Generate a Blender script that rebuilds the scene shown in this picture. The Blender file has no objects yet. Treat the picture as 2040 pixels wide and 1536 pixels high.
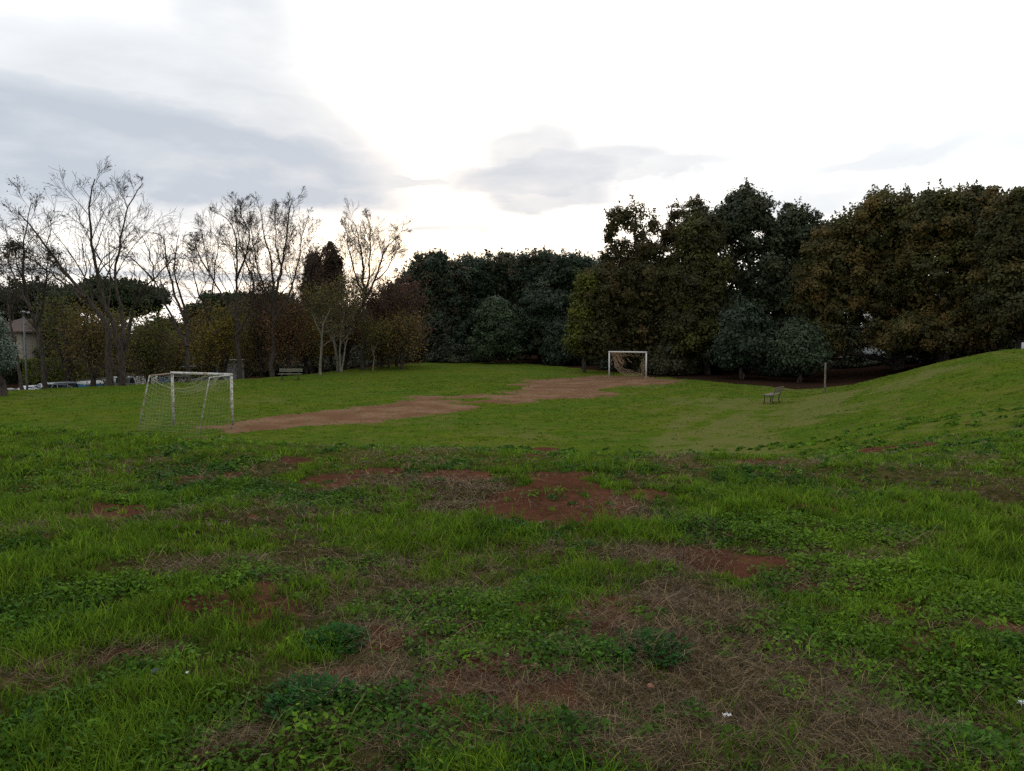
import bpy, math, random
import numpy as np
sc = bpy.context.scene
COL = sc.collection
R = math.radians

# ------------------------------------------------------------------ camera
FPX = 1534.0
PITCH = R(4.03)
EYE = 3.6
cam_d = bpy.data.cameras.new('camera'); cam = bpy.data.objects.new('camera', cam_d); COL.objects.link(cam)
cam_d.sensor_width = 36; cam_d.lens = FPX / 2040 * 36; cam_d.clip_end = 3000; cam_d.clip_start = .05
cam.location = (0, 0, EYE); cam.rotation_euler = (R(90) - PITCH, 0, 0)
sc.camera = cam
cp, sp_ = math.cos(PITCH), math.sin(PITCH)

def ray(px, py):
    u = (px - 1020) / FPX; v = (768 - py) / FPX
    return np.array([u, cp + v * sp_, -sp_ + v * cp])

def at(px, py, Y):
    d = ray(px, py); t = Y / d[1]
    return np.array([d[0] * t, Y, EYE + d[2] * t])

def proj_y(X, Y, Z):
    dz = Z - EYE
    f = Y * cp - dz * sp_; v = Y * sp_ + dz * cp
    return 768 - FPX * v / f

# ------------------------------------------------------------------ noise
def _h(ix, iy, s):
    n = (ix * 374761393 + iy * 668265263 + s * 1442695041) & 0xFFFFFFFF
    n = ((n ^ (n >> 13)) * 1274126177) & 0xFFFFFFFF
    n = ((n ^ (n >> 16)) * 2246822519) & 0xFFFFFFFF
    return ((n ^ (n >> 15)) & 0xFFFF) / 65535.0

def vnoise(x, y, s=0):
    x = np.asarray(x, float); y = np.asarray(y, float)
    xi = np.floor(x).astype(np.int64); yi = np.floor(y).astype(np.int64)
    fx = x - xi; fy = y - yi
    fx = fx * fx * (3 - 2 * fx); fy = fy * fy * (3 - 2 * fy)
    a = _h(xi, yi, s); b = _h(xi + 1, yi, s); c = _h(xi, yi + 1, s); d = _h(xi + 1, yi + 1, s)
    return (a * (1 - fx) + b * fx) * (1 - fy) + (c * (1 - fx) + d * fx) * fy

def fbm(x, y, s=0, o=4):
    t = 0; a = .5; n = 0
    for k in range(o):
        t = t + a * vnoise(x * 2 ** k + 17.3 * k, y * 2 ** k - 9.1 * k, s + k); n += a; a *= .5
    return t / n

def ss(a, b, x):
    t = np.clip((x - a) / (b - a), 0, 1)
    return t * t * (3 - 2 * t)

# ------------------------------------------------------------------ polylines
def seg_dist(X, Y, pts):
    """signed distance to an open polyline; positive on its right-hand side"""
    best = np.full(X.shape, 1e9); sign = np.ones(X.shape)
    for (x0, y0), (x1, y1) in zip(pts[:-1], pts[1:]):
        dx, dy = x1 - x0, y1 - y0; l2 = dx * dx + dy * dy
        t = np.clip(((X - x0) * dx + (Y - y0) * dy) / l2, 0, 1)
        qx, qy = X - (x0 + t * dx), Y - (y0 + t * dy)
        d = np.hypot(qx, qy)
        cr = (dx * (Y - y0) - dy * (X - x0))
        upd = d < best - 1e-6
        sign = np.where(upd, np.where(cr < 0, 1, -1), sign)
        best = np.where(upd, d, best)
    return best * sign

def poly_sd(X, Y, pts):
    """distance to a closed polygon, positive inside"""
    best = np.full(X.shape, 1e9); ins = np.zeros(X.shape, bool)
    n = len(pts)
    for i in range(n):
        x0, y0 = pts[i]; x1, y1 = pts[(i + 1) % n]
        dx, dy = x1 - x0, y1 - y0; l2 = dx * dx + dy * dy + 1e-9
        t = np.clip(((X - x0) * dx + (Y - y0) * dy) / l2, 0, 1)
        best = np.minimum(best, np.hypot(X - (x0 + t * dx), Y - (y0 + t * dy)))
        c = ((y0 > Y) != (y1 > Y)) & (X < (x1 - x0) * (Y - y0) / (y1 - y0 + 1e-12) + x0)
        ins ^= c
    return np.where(ins, best, -best)

TOE = [(-90, 44), (-40, 34), (-20, 29), (-12, 25.6), (-1.7, 21.4), (3.2, 20.4), (13.2, 39), (30, 71), (60, 128)]
# direction of travel left->right keeps the camera side on the right
RIM = [(-140, 10), (-60, 40), (-33.6, 49.5), (-28, 56), (-22, 62.5), (-18, 68), (-9.7, 80), (-4, 83), (0, 80), (7, 70), (11, 61.5), (17.5, 48), (26.6, 40.6), (45, 27), (120, -30)]

def H0(X, Y):
    X = np.asarray(X, float); Y = np.asarray(Y, float)
    s = seg_dist(X, Y, TOE)
    amp = 2.0 + .66 * ss(16, 38, Y) * ss(2, 20, X) + .5 * ss(20, 60, X)
    z = amp * ss(0, 12, s)
    z = z + .35 * ss(58, 84, Y) * (s < 0)
    d = -seg_dist(X, Y, RIM)        # >0 beyond the rim
    z = np.where(d > 0, z * (1 - ss(0, 9, d) * ss(12, 18, X) * .8), z)
    left = ss(-8, -26, X)
    z = z - 2.3 * ss(-5, 11, d) * left * (1 - .35 * ss(60, 85, Y))
    z = z + .9 * ss(10, 24, d) * ss(14, 26, X)
    return z

def H(X, Y):
    X = np.asarray(X, float); Y = np.asarray(Y, float)
    z = H0(X, Y)
    r = np.hypot(X, Y)
    k = 1 - ss(60, 120, r)
    z = z + k * (.16 * (fbm(X / 6, Y / 6, 5, 3) - .5) + .10 * (fbm(X / 1.3, Y / 1.3, 9, 3) - .5)) * (.4 + .6 * ss(30, 12, Y))
    z = z + ss(28, 16, r) * (.07 * (fbm(X / .26, Y / .26, 21, 2) - .5) + .10 * (fbm(X / .8, Y / .8, 23, 2) - .5))
    return z

def hz(x, y): return float(H(np.array([x]), np.array([y]))[0])

def ground(px, py, lo=2.0, hi=130.0):
    d = ray(px, py); Y = np.concatenate([np.arange(lo, 20, .04), np.arange(20, hi, .12)])
    t = Y / d[1]; X = d[0] * t; Z = EYE + d[2] * t
    w = np.nonzero(Z <= H0(X, Y))[0]
    i = w[0] if len(w) else len(Y) - 1
    return np.array([X[i], Y[i], Z[i]])

# ------------------------------------------------------------------ materials
def mat(name):
    m = bpy.data.materials.new(name); m.use_nodes = True
    nt = m.node_tree; b = nt.nodes['Principled BSDF']
    return m, nt, b

def simple(name, col, rough=.6, metal=0, noise=0, nscale=8, dark=None, bump=0):
    m, nt, b = mat(name)
    b.inputs['Roughness'].default_value = rough; b.inputs['Metallic'].default_value = metal
    b.inputs['Base Color'].default_value = (*col, 1)
    if noise:
        tc = nt.nodes.new('ShaderNodeTexCoord'); n = nt.nodes.new('ShaderNodeTexNoise')
        n.inputs['Scale'].default_value = nscale; n.inputs['Detail'].default_value = 6
        nt.links.new(tc.outputs['Object'], n.inputs['Vector'])
        r = nt.nodes.new('ShaderNodeValToRGB')
        dk = dark or tuple(c * (1 - noise) for c in col)
        r.color_ramp.elements[0].position = .38; r.color_ramp.elements[0].color = (*dk, 1)
        r.color_ramp.elements[1].position = .6; r.color_ramp.elements[1].color = (*col, 1)
        nt.links.new(n.outputs['Fac'], r.inputs['Fac']); nt.links.new(r.outputs['Color'], b.inputs['Base Color'])
        if bump:
            bp = nt.nodes.new('ShaderNodeBump'); bp.inputs['Distance'].default_value = bump
            nt.links.new(n.outputs['Fac'], bp.inputs['Height']); nt.links.new(bp.outputs['Normal'], b.inputs['Normal'])
    return m

def leafmat(name, trans=.3, spec=.2, rough=.55):
    m = bpy.data.materials.new(name); m.use_nodes = True; nt = m.node_tree; nt.nodes.clear()
    a = nt.nodes.new('ShaderNodeAttribute'); a.attribute_name = 'Col'
    d = nt.nodes.new('ShaderNodeBsdfPrincipled'); d.inputs['Roughness'].default_value = rough
    d.inputs['Specular IOR Level'].default_value = spec
    t = nt.nodes.new('ShaderNodeBsdfTranslucent'); mx = nt.nodes.new('ShaderNodeMixShader'); mx.inputs[0].default_value = trans
    o = nt.nodes.new('ShaderNodeOutputMaterial')
    nt.links.new(a.outputs['Color'], d.inputs['Base Color']); nt.links.new(a.outputs['Color'], t.inputs['Color'])
    nt.links.new(d.outputs[0], mx.inputs[1]); nt.links.new(t.outputs[0], mx.inputs[2]); nt.links.new(mx.outputs[0], o.inputs[0])
    return m

M_leaf = leafmat('leaf', .28, .15, .6)
M_gloss = leafmat('evergreen_leaf', .15, .22, .55)
M_grass = leafmat('grass_blade', .35, .06, .6)
M_straw = leafmat('dry_stalk', .15, .2, .6)

def barkmat(name, c1, c2):
    m, nt, b = mat(name); b.inputs['Roughness'].default_value = .95; b.inputs['Specular IOR Level'].default_value = .1
    tc = nt.nodes.new('ShaderNodeTexCoord'); mp = nt.nodes.new('ShaderNodeMapping'); mp.inputs['Scale'].default_value = (9, 9, 1.6)
    n = nt.nodes.new('ShaderNodeTexNoise'); n.inputs['Scale'].default_value = 1.4; n.inputs['Detail'].default_value = 7
    r = nt.nodes.new('ShaderNodeValToRGB'); r.color_ramp.elements[0].position = .35; r.color_ramp.elements[1].position = .65
    r.color_ramp.elements[0].color = (*c1, 1); r.color_ramp.elements[1].color = (*c2, 1)
    bp = nt.nodes.new('ShaderNodeBump'); bp.inputs['Distance'].default_value = .05
    nt.links.new(tc.outputs['Object'], mp.inputs['Vector']); nt.links.new(mp.outputs[0], n.inputs['Vector'])
    nt.links.new(n.outputs['Fac'], r.inputs['Fac']); nt.links.new(r.outputs[0], b.inputs['Base Color'])
    nt.links.new(n.outputs['Fac'], bp.inputs['Height']); nt.links.new(bp.outputs[0], b.inputs['Normal'])
    return m
M_bark = barkmat('dark_bark', (.030, .024, .020), (.085, .07, .06))
M_pale = barkmat('pale_bark', (.10, .09, .07), (.24, .22, .17))

# ------------------------------------------------------------------ mesh helpers
def mesh_np(name, V, F, mats, col=None, smooth=False, midx=None, parent=None, loc=None):
    V = np.asarray(V, np.float32); F = np.asarray(F, np.int32)
    me = bpy.data.meshes.new(name)
    me.vertices.add(len(V)); me.vertices.foreach_set('co', V.ravel())
    k = F.shape[1]
    me.loops.add(F.size); me.loops.foreach_set('vertex_index', F.ravel())
    me.polygons.add(len(F)); me.polygons.foreach_set('loop_start', np.arange(0, F.size, k, dtype=np.int32))
    if smooth: me.polygons.foreach_set('use_smooth', np.ones(len(F), bool))
    for m in (mats if isinstance(mats, list) else [mats]): me.materials.append(m)
    if midx is not None: me.polygons.foreach_set('material_index', np.asarray(midx, np.int32))
    me.update(calc_edges=True)
    if col is not None:
        a = me.attributes.new('Col', 'FLOAT_COLOR', 'POINT')
        c = np.ones((len(V), 4), np.float32); c[:, :3] = col; a.data.foreach_set('color', c.ravel())
    o = bpy.data.objects.new(name, me); COL.objects.link(o)
    if parent is not None: o.parent = parent
    if loc is not None: o.location = loc
    return o

class MB:
    """collects shapes into one mesh"""
    def __init__(s): s.v = []; s.f = []; s.m = []
    def add(s, vs, fs, m=0):
        b = len(s.v); s.v += [tuple(v) for v in vs]; s.f += [tuple(b + i for i in f) for f in fs]; s.m += [m] * len(fs)
    def box(s, c, size, m=0, rot=None, taper=1.0):
        hx, hy, hh = size[0] / 2, size[1] / 2, size[2] / 2
        vs = []
        for z in (-hh, hh):
            k = taper if z > 0 else 1
            for x, y in ((-hx, -hy), (hx, -hy), (hx, hy), (-hx, hy)):
                vs.append(np.array([x * k, y * k, z]))
        if rot is not None: vs = [rot @ v for v in vs]
        s.add([v + np.array(c) for v in vs], [(0, 3, 2, 1), (4, 5, 6, 7), (0, 1, 5, 4), (1, 2, 6, 5), (2, 3, 7, 6), (3, 0, 4, 7)], m)
    def tube(s, pts, rad, n=8, m=0, cap=True):
        pts = [np.array(p, float) for p in pts]
        if not hasattr(rad, '__len__'): rad = [rad] * len(pts)
        b = len(s.v)
        for i, p in enumerate(pts):
            d = pts[min(i + 1, len(pts) - 1)] - pts[max(i - 1, 0)]; d /= np.linalg.norm(d) + 1e-9
            a = np.cross(d, (0, 0, 1) if abs(d[2]) < .9 else (1, 0, 0)); a /= np.linalg.norm(a); c = np.cross(d, a)
            for k in range(n):
                t = 2 * math.pi * k / n
                s.v.append(tuple(p + rad[i] * (math.cos(t) * a + math.sin(t) * c)))
        for i in range(len(pts) - 1):
            for k in range(n):
                k2 = (k + 1) % n
                s.f.append((b + i * n + k, b + i * n + k2, b + (i + 1) * n + k2, b + (i + 1) * n + k)); s.m.append(m)
        if cap:
            s.f.append(tuple(b + k for k in range(n))[::-1]); s.m.append(m)
            s.f.append(tuple(b + (len(pts) - 1) * n + k for k in range(n))); s.m.append(m)
    def build(s, name, mats, parent=None, smooth=False, bevel=0, loc=None):
        me = bpy.data.meshes.new(name); me.from_pydata(s.v, [], s.f)
        for m in (mats if isinstance(mats, list) else [mats]): me.materials.append(m)
        me.polygons.foreach_set('material_index', s.m)
        if smooth: me.polygons.foreach_set('use_smooth', [True] * len(s.f))
        me.update()
        o = bpy.data.objects.new(name, me); COL.objects.link(o)
        if parent is not None: o.parent = parent
        if loc is not None: o.location = loc
        if bevel:
            md = o.modifiers.new('bevel', 'BEVEL'); md.width = bevel; md.segments = 2; md.limit_method = 'ANGLE'
        return o

def thing(name, label, cat, loc, rz=0, group=None):
    o = bpy.data.objects.new(name, None); COL.objects.link(o); o.empty_display_size = .2
    o.location = loc; o.rotation_euler = (0, 0, rz); o['label'] = label; o['category'] = cat
    if group: o['group'] = group
    return o
def tag(o, label, cat, group=None, kind=None):
    o['label'] = label; o['category'] = cat
    if group: o['group'] = group
    if kind: o['kind'] = kind
    return o

# ------------------------------------------------------------------ ground maps
def wpoly(px): return [tuple(ground(x, y)[:2]) for x, y in px]
PITCH_A = wpoly([(375, 852), (400, 848), (480, 840), (560, 828), (620, 823), (690, 813), (740, 807), (800, 798), (837, 789), (885, 794),
                 (892, 808), (998, 812), (940, 819), (837, 830), (700, 843), (600, 851), (520, 858), (455, 858)])
PITCH_B = wpoly([(960, 800), (985, 790), (1015, 778), (1022, 771), (1020, 760), (1129, 752), (1208, 747), (1283, 749), (1369, 758), (1352, 763),
                 (1235, 771), (1225, 785), (1180, 794), (1077, 800), (1000, 803)])
PITCH_C = wpoly([(860, 793), (930, 786), (1000, 778), (1040, 770), (1100, 780), (1080, 798), (990, 803), (900, 806)])

def blob(X, Y, lst):
    """soft elliptical patches lying on the ground; each given by centre and half-sizes"""
    out = np.zeros(X.shape)
    for (c, a, b, w) in lst:
        d = math.hypot(*c); ex = np.array([c[1], -c[0]]) / d; ey = np.array([c[0], c[1]]) / d
        u = ((X - c[0]) * ex[0] + (Y - c[1]) * ex[1]) / a; v = ((X - c[0]) * ey[0] + (Y - c[1]) * ey[1]) / b
        out = np.maximum(out, w * (1 - ss(.55, 1.3, np.hypot(u, v))))
    return out
def mk(lst):
    r = []
    for (x, y, a, b, w) in lst:
        c = ground(x, y); e = ground(x + a, y); f1 = ground(x, min(y + b, 1600)); f2 = ground(x, max(y - b * .8, 600))
        r.append((tuple(c[:2]), math.hypot(e[0] - c[0], e[1] - c[1]), max(.1, .5 * math.hypot(f1[0] - f2[0], f1[1] - f2[1])), w))
    return r
B_SOIL = mk([(420, 945, 90, 9, .7), (230, 985, 70, 12, .6), (130, 1075, 60, 12, .55), (480, 1040, 60, 12, .65), (760, 935, 60, 8, .6), (330, 905, 60, 6, .5), (1120, 1003, 150, 46, 1.5), (1090, 952, 110, 18, 1.0), (915, 947, 80, 18, 1.15), (655, 958, 70, 20, .75), (600, 918, 55, 10, .8), (1430, 1108, 155, 30, 1.15),
             (1300, 985, 60, 14, .6), (190, 1028, 110, 26, .75), (560, 1000, 60, 14, .6), (270, 1300, 110, 14, .6), (60, 1395, 70, 35, .5), (1090, 893, 30, 6, .9), (1590, 1165, 80, 20, .6),
             (340, 1010, 60, 14, .5), (1985, 1085, 50, 16, .5), (1850, 1300, 60, 22, .6), (1965, 838, 50, 8, .45), (700, 1345, 70, 22, .7), (2000, 1270, 60, 22, .6),
             (30, 1205, 50, 10, .6), (1780, 900, 30, 6, .5), (520, 1180, 30, 10, .7), (760, 1290, 40, 14, .6), (1800, 1010, 40, 8, .6), (1230, 1195, 40, 12, .6), (1640, 1020, 60, 10, .5), (880, 1395, 60, 30, .55)])
B_DRY = mk([(300, 955, 320, 44, .75), (640, 1000, 200, 40, .6), (100, 940, 120, 30, .5), (420, 1130, 130, 36, 1), (1290, 1225, 150, 50, .75), (1450, 1420, 520, 130, .82), (1000, 1400, 240, 80, .6), (1120, 1500, 500, 50, .7), (700, 1370, 140, 50, .8), (560, 1460, 200, 50, .6), (250, 1300, 190, 26, .8),
            (100, 1330, 120, 40, .6), (1250, 1160, 90, 20, .5), (1500, 1290, 200, 50, .8), (330, 1040, 170, 26, .6), (120, 1060, 140, 34, .5), (760, 980, 120, 18, .6), (480, 930, 200, 18, .45),
            (1420, 885, 110, 30, .8), (1540, 835, 110, 22, .8), (1650, 795, 110, 12, .9), (1330, 925, 90, 18, .5), (1740, 1120, 60, 24, .7), (1620, 1160, 100, 24, .7), (1750, 770, 90, 8, .5), (1900, 850, 140, 22, .4),
            (820, 905, 120, 12, .5), (180, 900, 120, 14, .4)])
B_LUSH = mk([(880, 1055, 260, 50, 1), (1750, 1010, 330, 46, 1), (1480, 985, 220, 40, .9), (1960, 1110, 120, 60, .9), (1230, 1060, 160, 34, .8), (1000, 1130, 220, 40, .7), (480, 1255, 110, 40, .9), (610, 1300, 90, 50, .7),
             (250, 1420, 200, 60, .7), (150, 1500, 160, 60, .8), (380, 1080, 150, 20, .6), (100, 880, 200, 26, .7), (1560, 1200, 90, 24, .6), (1850, 1310, 150, 40, .6), (1000, 1060, 120, 30, 1),
             (700, 1180, 120, 60, .6), (60, 1290, 90, 30, .6), (1200, 925, 150, 8, .7), (620, 950, 60, 10, .3), (300, 1490, 60, 50, .9), (320, 1400, 60, 40, .7)])
B_WEED = mk([(150, 1215, 260, 62, 1), (480, 1160, 130, 34, .6), (1800, 1180, 340, 66, 1), (1640, 1255, 120, 44, 1), (1480, 1060, 200, 34, .8), (850, 1210, 200, 44, .8), (930, 1290, 160, 36, .8), (1120, 1320, 80, 34, .8),
             (780, 1440, 190, 46, .8), (330, 1330, 130, 34, .8), (100, 1430, 150, 40, .7), (430, 985, 160, 26, .8), (620, 1000, 120, 22, .8), (300, 940, 220, 18, .5), (1950, 1330, 130, 60, .8), (1230, 930, 140, 8, .9), (120, 980, 160, 26, .4),
             (520, 1130, 60, 20, .3), (1840, 1400, 60, 26, .5), (1950, 1510, 90, 30, .7), (1100, 1480, 90, 24, .4), (620, 1280, 60, 24, .8), (700, 1130, 90, 24, .6), (540, 1515, 90, 20, .6)])

def maps(X, Y):
    n1 = fbm(X / 1.1, Y / 1.1, 31, 4); n2 = fbm(X / .35, Y / .35, 41, 3); n3 = fbm(X / 4.5, Y / 4.5, 51, 3)
    r = np.hypot(X, Y)
    wob = (n2 - .5) * .9 + (n1 - .5) * 1.0
    soil = ss(.38, .62, blob(X, Y, B_SOIL) + wob * .75)
    soil = np.maximum(soil, ss(.76, .84, n1 + .12 * n2) * .6 * ss(24, 14, r))
    sx, sy = X + (fbm(X / 2, Y / 2, 61, 3) - .5) * 2.6, Y + (fbm(X / 2, Y / 2, 71, 3) - .5) * 2.6
    pit = ss(-.5, .6, poly_sd(sx, sy, PITCH_A) + (n1 - .5) * 1.5)
    pit = np.maximum(pit, ss(-.6, 1.0, poly_sd(sx, sy, PITCH_B) + (n1 - .5) * 2.2))
    pit = np.maximum(pit, .92 * ss(-1, .8, poly_sd(sx, sy, PITCH_C)) * ss(.36, .56, n1))
    n4 = fbm(X / .55, Y / .55, 111, 3); n5 = fbm(X / .5, Y / .5, 121, 3)
    al, ac = X * .447 + Y * .894, X * .894 - Y * .447
    streak = fbm(al / 6, ac / .75, 131, 3) - .5
    bank = ss(1, 7, X) * ss(16, 24, Y)
    bd = blob(X, Y, B_DRY)
    dry = np.clip(bd * (.55 + 1.1 * n4) + .5 * ss(.52, .72, n3) + (n4 - .5) * 1.1 + 2.0 * streak * bank, 0, 1)
    lush = np.clip(blob(X, Y, B_LUSH) * (.1 + 1.6 * n5) + .75 * ss(.50, .72, n5) * (1 - .5 * bd) + .1 * n3, 0, 1)
    weed = np.clip(blob(X, Y, B_WEED) * (.1 + 1.7 * n4) + .6 * ss(.5, .66, fbm(X / .9, Y / .9, 81, 3)) * (1 - .4 * bd), 0, 1)
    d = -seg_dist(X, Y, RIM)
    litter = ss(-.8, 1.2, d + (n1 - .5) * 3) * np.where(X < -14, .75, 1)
    return soil, pit, dry, lush, weed, litter

# ------------------------------------------------------------------ ground sheet
th = np.concatenate([np.linspace(-180, -48, 60, endpoint=False), np.linspace(-48, 48, 820, endpoint=False), np.linspace(48, 180, 61)])
th = np.radians(th); rr = np.concatenate([[.05, .3, .7, 1.2, 1.6], np.geomspace(2, 120, 470), np.geomspace(125, 1500, 30)])
TH, RR = np.meshgrid(th, rr)
GX, GY = np.sin(TH) * RR, np.cos(TH) * RR
GZ = H(GX.ravel(), GY.ravel())
far = ss(120, 400, RR.ravel()); GZ = GZ * (1 - far) + far * (-1.0)
V = np.stack([GX.ravel(), GY.ravel(), GZ], 1)
nr, nt_ = RR.shape
i, j = np.meshgrid(np.arange(nr - 1), np.arange(nt_ - 1), indexing='ij')
a = (i * nt_ + j).ravel(); F = np.stack([a, a + nt_, a + nt_ + 1, a + 1], 1)
soil, pit, dry, lush, weed, litter = maps(GX.ravel(), GY.ravel())
m, nt, b = mat('turf_and_soil')
N = nt.nodes; Lk = nt.links
def node(t, **k):
    n = N.new(t)
    for kk, v in k.items():
        if kk == 'op': n.operation = v
        else: n.inputs[kk].default_value = v
    return n
geo = N.new('ShaderNodeNewGeometry')
def nz(scale, detail=5, rough=.6):
    n = N.new('ShaderNodeTexNoise'); n.inputs['Scale'].default_value = scale; n.inputs['Detail'].default_value = detail; n.inputs['Roughness'].default_value = rough
    Lk.new(geo.outputs['Position'], n.inputs['Vector']); return n.outputs['Fac']
def ramp(fac, stops):
    r = N.new('ShaderNodeValToRGB'); e = r.color_ramp.elements
    while len(e) < len(stops): e.new(.5)
    for q, (p, c) in zip(e, stops): q.position = p; q.color = (*c, 1) if len(c) == 3 else c
    Lk.new(fac, r.inputs['Fac']); return r.outputs['Color']
def mixc(f, a_, b_):
    x = N.new('ShaderNodeMix'); x.data_type = 'RGBA'
    if hasattr(f, 'links'): Lk.new(f, x.inputs[0])
    else: x.inputs[0].default_value = f
    for s_, v in ((6, a_), (7, b_)):
        if hasattr(v, 'links'): Lk.new(v, x.inputs[s_])
        else: x.inputs[s_].default_value = (*v, 1)
    return x.outputs[2]
def mth(op, a_, b_=None):
    x = N.new('ShaderNodeMath'); x.operation = op
    for s_, v in ((0, a_), (1, b_)):
        if v is None: continue
        if hasattr(v, 'links'): Lk.new(v, x.inputs[s_])
        else: x.inputs[s_].default_value = v
    return x.outputs[0]
def attr(nm):
    x = N.new('ShaderNodeAttribute'); x.attribute_name = nm; return x.outputs['Fac']
n_big = nz(.22, 4); n_mid = nz(1.6, 6, .65); n_fine = nz(11, 6, .7); n_tiny = nz(55, 4, .7)
green = mixc(ramp(n_mid, [(.36, (0,) * 3), (.64, (1,) * 3)]), (.072, .106, .011), (.105, .142, .014))
green = mixc(ramp(n_big, [(.40, (0,) * 3), (.62, (1,) * 3)]), green, (.060, .118, .012))
green = mixc(ramp(n_fine, [(.30, (.8,) * 3), (.52, (0,) * 3)]), green, (.034, .050, .010))
n_mot = nz(3.2, 5, .7)
green = mixc(ramp(n_mot, [(.36, (.85,) * 3), (.50, (0,) * 3)]), green, (.045, .060, .010))  # dark flecks painted into the lawn as shadows of its small relief
green = mixc(ramp(nz(.75, 4, .6), [(.48, (0,) * 3), (.66, (.7,) * 3)]), green, (.112, .118, .026))
dryc = mixc(ramp(n_fine, [(.35, (0,) * 3), (.65, (1,) * 3)]), (.092, .104, .026), (.150, .142, .052))
soilc = mixc(ramp(n_mid, [(.35, (0,) * 3), (.65, (1,) * 3)]), (.070, .029, .018), (.125, .055, .033))
soilc = mixc(ramp(n_fine, [(.34, (.75,) * 3), (.55, (0,) * 3)]), soilc, (.045, .024, .015))
pitc = mixc(ramp(nz(.5, 5), [(.40, (0,) * 3), (.62, (1,) * 3)]), (.155, .080, .050), (.225, .135, .090))
pitc = mixc(ramp(n_fine, [(.32, (.6,) * 3), (.5, (0,) * 3)]), pitc, (.11, .05, .03))
pitc = mixc(ramp(n_mot, [(.50, (0,) * 3), (.64, (.8,) * 3)]), pitc, (.095, .090, .03))
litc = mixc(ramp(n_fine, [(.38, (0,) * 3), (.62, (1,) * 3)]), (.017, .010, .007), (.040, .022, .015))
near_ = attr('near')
def edge(a_, k=.5, lo=.42, hi=.58):
    return ramp(mth('ADD', a_, mth('MULTIPLY', mth('SUBTRACT', n_fine, .5), k)), [(lo, (0,) * 3), (hi, (1,) * 3)])
under = mixc(ramp(n_fine, [(.40, (0,) * 3), (.62, (1,) * 3)]), (.018, .014, .008), (.075, .046, .025))  # brown soil, its dark end painted in as shade between grass clumps
c = mixc(mth('MULTIPLY', edge(attr('dry'), .9, .35, 1.0), .8), green, dryc)
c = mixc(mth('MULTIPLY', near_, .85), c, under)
c = mixc(edge(attr('soil'), .7), c, soilc)
c = mixc(ramp(mth('ADD', attr('pit'), mth('ADD', mth('MULTIPLY', mth('SUBTRACT', n_mot, .5), 2.4), mth('MULTIPLY', mth('SUBTRACT', n_fine, .5), .7))), [(.42, (0,) * 3), (.56, (1,) * 3)]), c, pitc)
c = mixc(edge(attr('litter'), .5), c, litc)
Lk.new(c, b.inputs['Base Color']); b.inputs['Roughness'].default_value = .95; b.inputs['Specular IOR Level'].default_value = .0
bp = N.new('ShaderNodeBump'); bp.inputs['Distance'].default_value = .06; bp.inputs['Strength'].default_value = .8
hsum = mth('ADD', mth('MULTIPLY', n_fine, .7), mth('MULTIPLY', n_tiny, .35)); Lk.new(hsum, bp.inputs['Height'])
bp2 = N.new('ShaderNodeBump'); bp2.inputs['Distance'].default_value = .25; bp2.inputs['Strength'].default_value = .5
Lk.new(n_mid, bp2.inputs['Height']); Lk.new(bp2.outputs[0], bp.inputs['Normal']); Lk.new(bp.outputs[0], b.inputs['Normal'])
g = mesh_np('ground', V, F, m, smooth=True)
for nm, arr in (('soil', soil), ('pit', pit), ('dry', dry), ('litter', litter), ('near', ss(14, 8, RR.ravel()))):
    at_ = g.data.attributes.new(nm, 'FLOAT', 'POINT'); at_.data.foreach_set('value', arr.astype(np.float32))
g['kind'] = 'structure'; g['label'] = 'grassy sports ground in a shallow bowl with worn red soil patches'; g['category'] = 'ground'
del V, F

# ------------------------------------------------------------------ grass, straw, low weeds
rng = np.random.default_rng(7)
def scatter(n, r0, r1, half=41, pw=1.0):
    """pw: density per metre of distance (1 = uniform in r)"""
    u = rng.random(n); r = r0 + (r1 - r0) * u ** pw
    t = np.radians(rng.uniform(-half, half, n))
    return np.sin(t) * r, np.cos(t) * r, r

def blades(name, X, Y, h, w, lean, col, material, bend=.35, two=True, z0=None):
    n = len(X); Z = (H(X, Y) if z0 is None else z0) - .004
    yaw = rng.uniform(0, 2 * np.pi, n); d = np.stack([np.cos(yaw), np.sin(yaw)], 1)
    fy = rng.uniform(0, 2 * np.pi, n); s = np.stack([np.cos(fy), np.sin(fy), np.zeros(n)], 1)
    P = np.stack([X, Y, Z], 1)
    l1 = np.stack([d[:, 0] * np.sin(lean), d[:, 1] * np.sin(lean), np.cos(lean)], 1)
    lb = np.minimum(lean + bend * rng.uniform(.3, 1.6, n), 1.75)
    l2 = np.stack([d[:, 0] * np.sin(lb), d[:, 1] * np.sin(lb), np.cos(lb)], 1)
    k = [P]
    m1 = P + l1 * (h * .55)[:, None]; tip = m1 + l2 * (h * .45)[:, None]
    W = (s * (w * .5)[:, None])
    if two:
        V = np.stack([P - W, P + W, m1 + W * .85, m1 - W * .85, tip + W * .15, tip - W * .15], 1)
        b0 = np.arange(n) * 6
        F = np.concatenate([np.stack([b0, b0 + 1, b0 + 2, b0 + 3], 1), np.stack([b0 + 3, b0 + 2, b0 + 4, b0 + 5], 1)])
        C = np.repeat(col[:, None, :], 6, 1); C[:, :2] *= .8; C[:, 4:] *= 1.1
    else:
        V = np.stack([P - W, P + W, tip + W * .3, tip - W * .3], 1); b0 = np.arange(n) * 4
        F = np.stack([b0, b0 + 1, b0 + 2, b0 + 3], 1); C = np.repeat(col[:, None, :], 4, 1)
    return V.reshape(-1, 3), F, C.reshape(-1, 3)

def join(parts):
    Vs, Fs, Cs = [], [], []; o = 0
    for V, F, C in parts: Vs.append(V); Fs.append(F + o); Cs.append(C); o += len(V)
    return np.concatenate(Vs), np.concatenate(Fs), np.concatenate(Cs)

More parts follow.
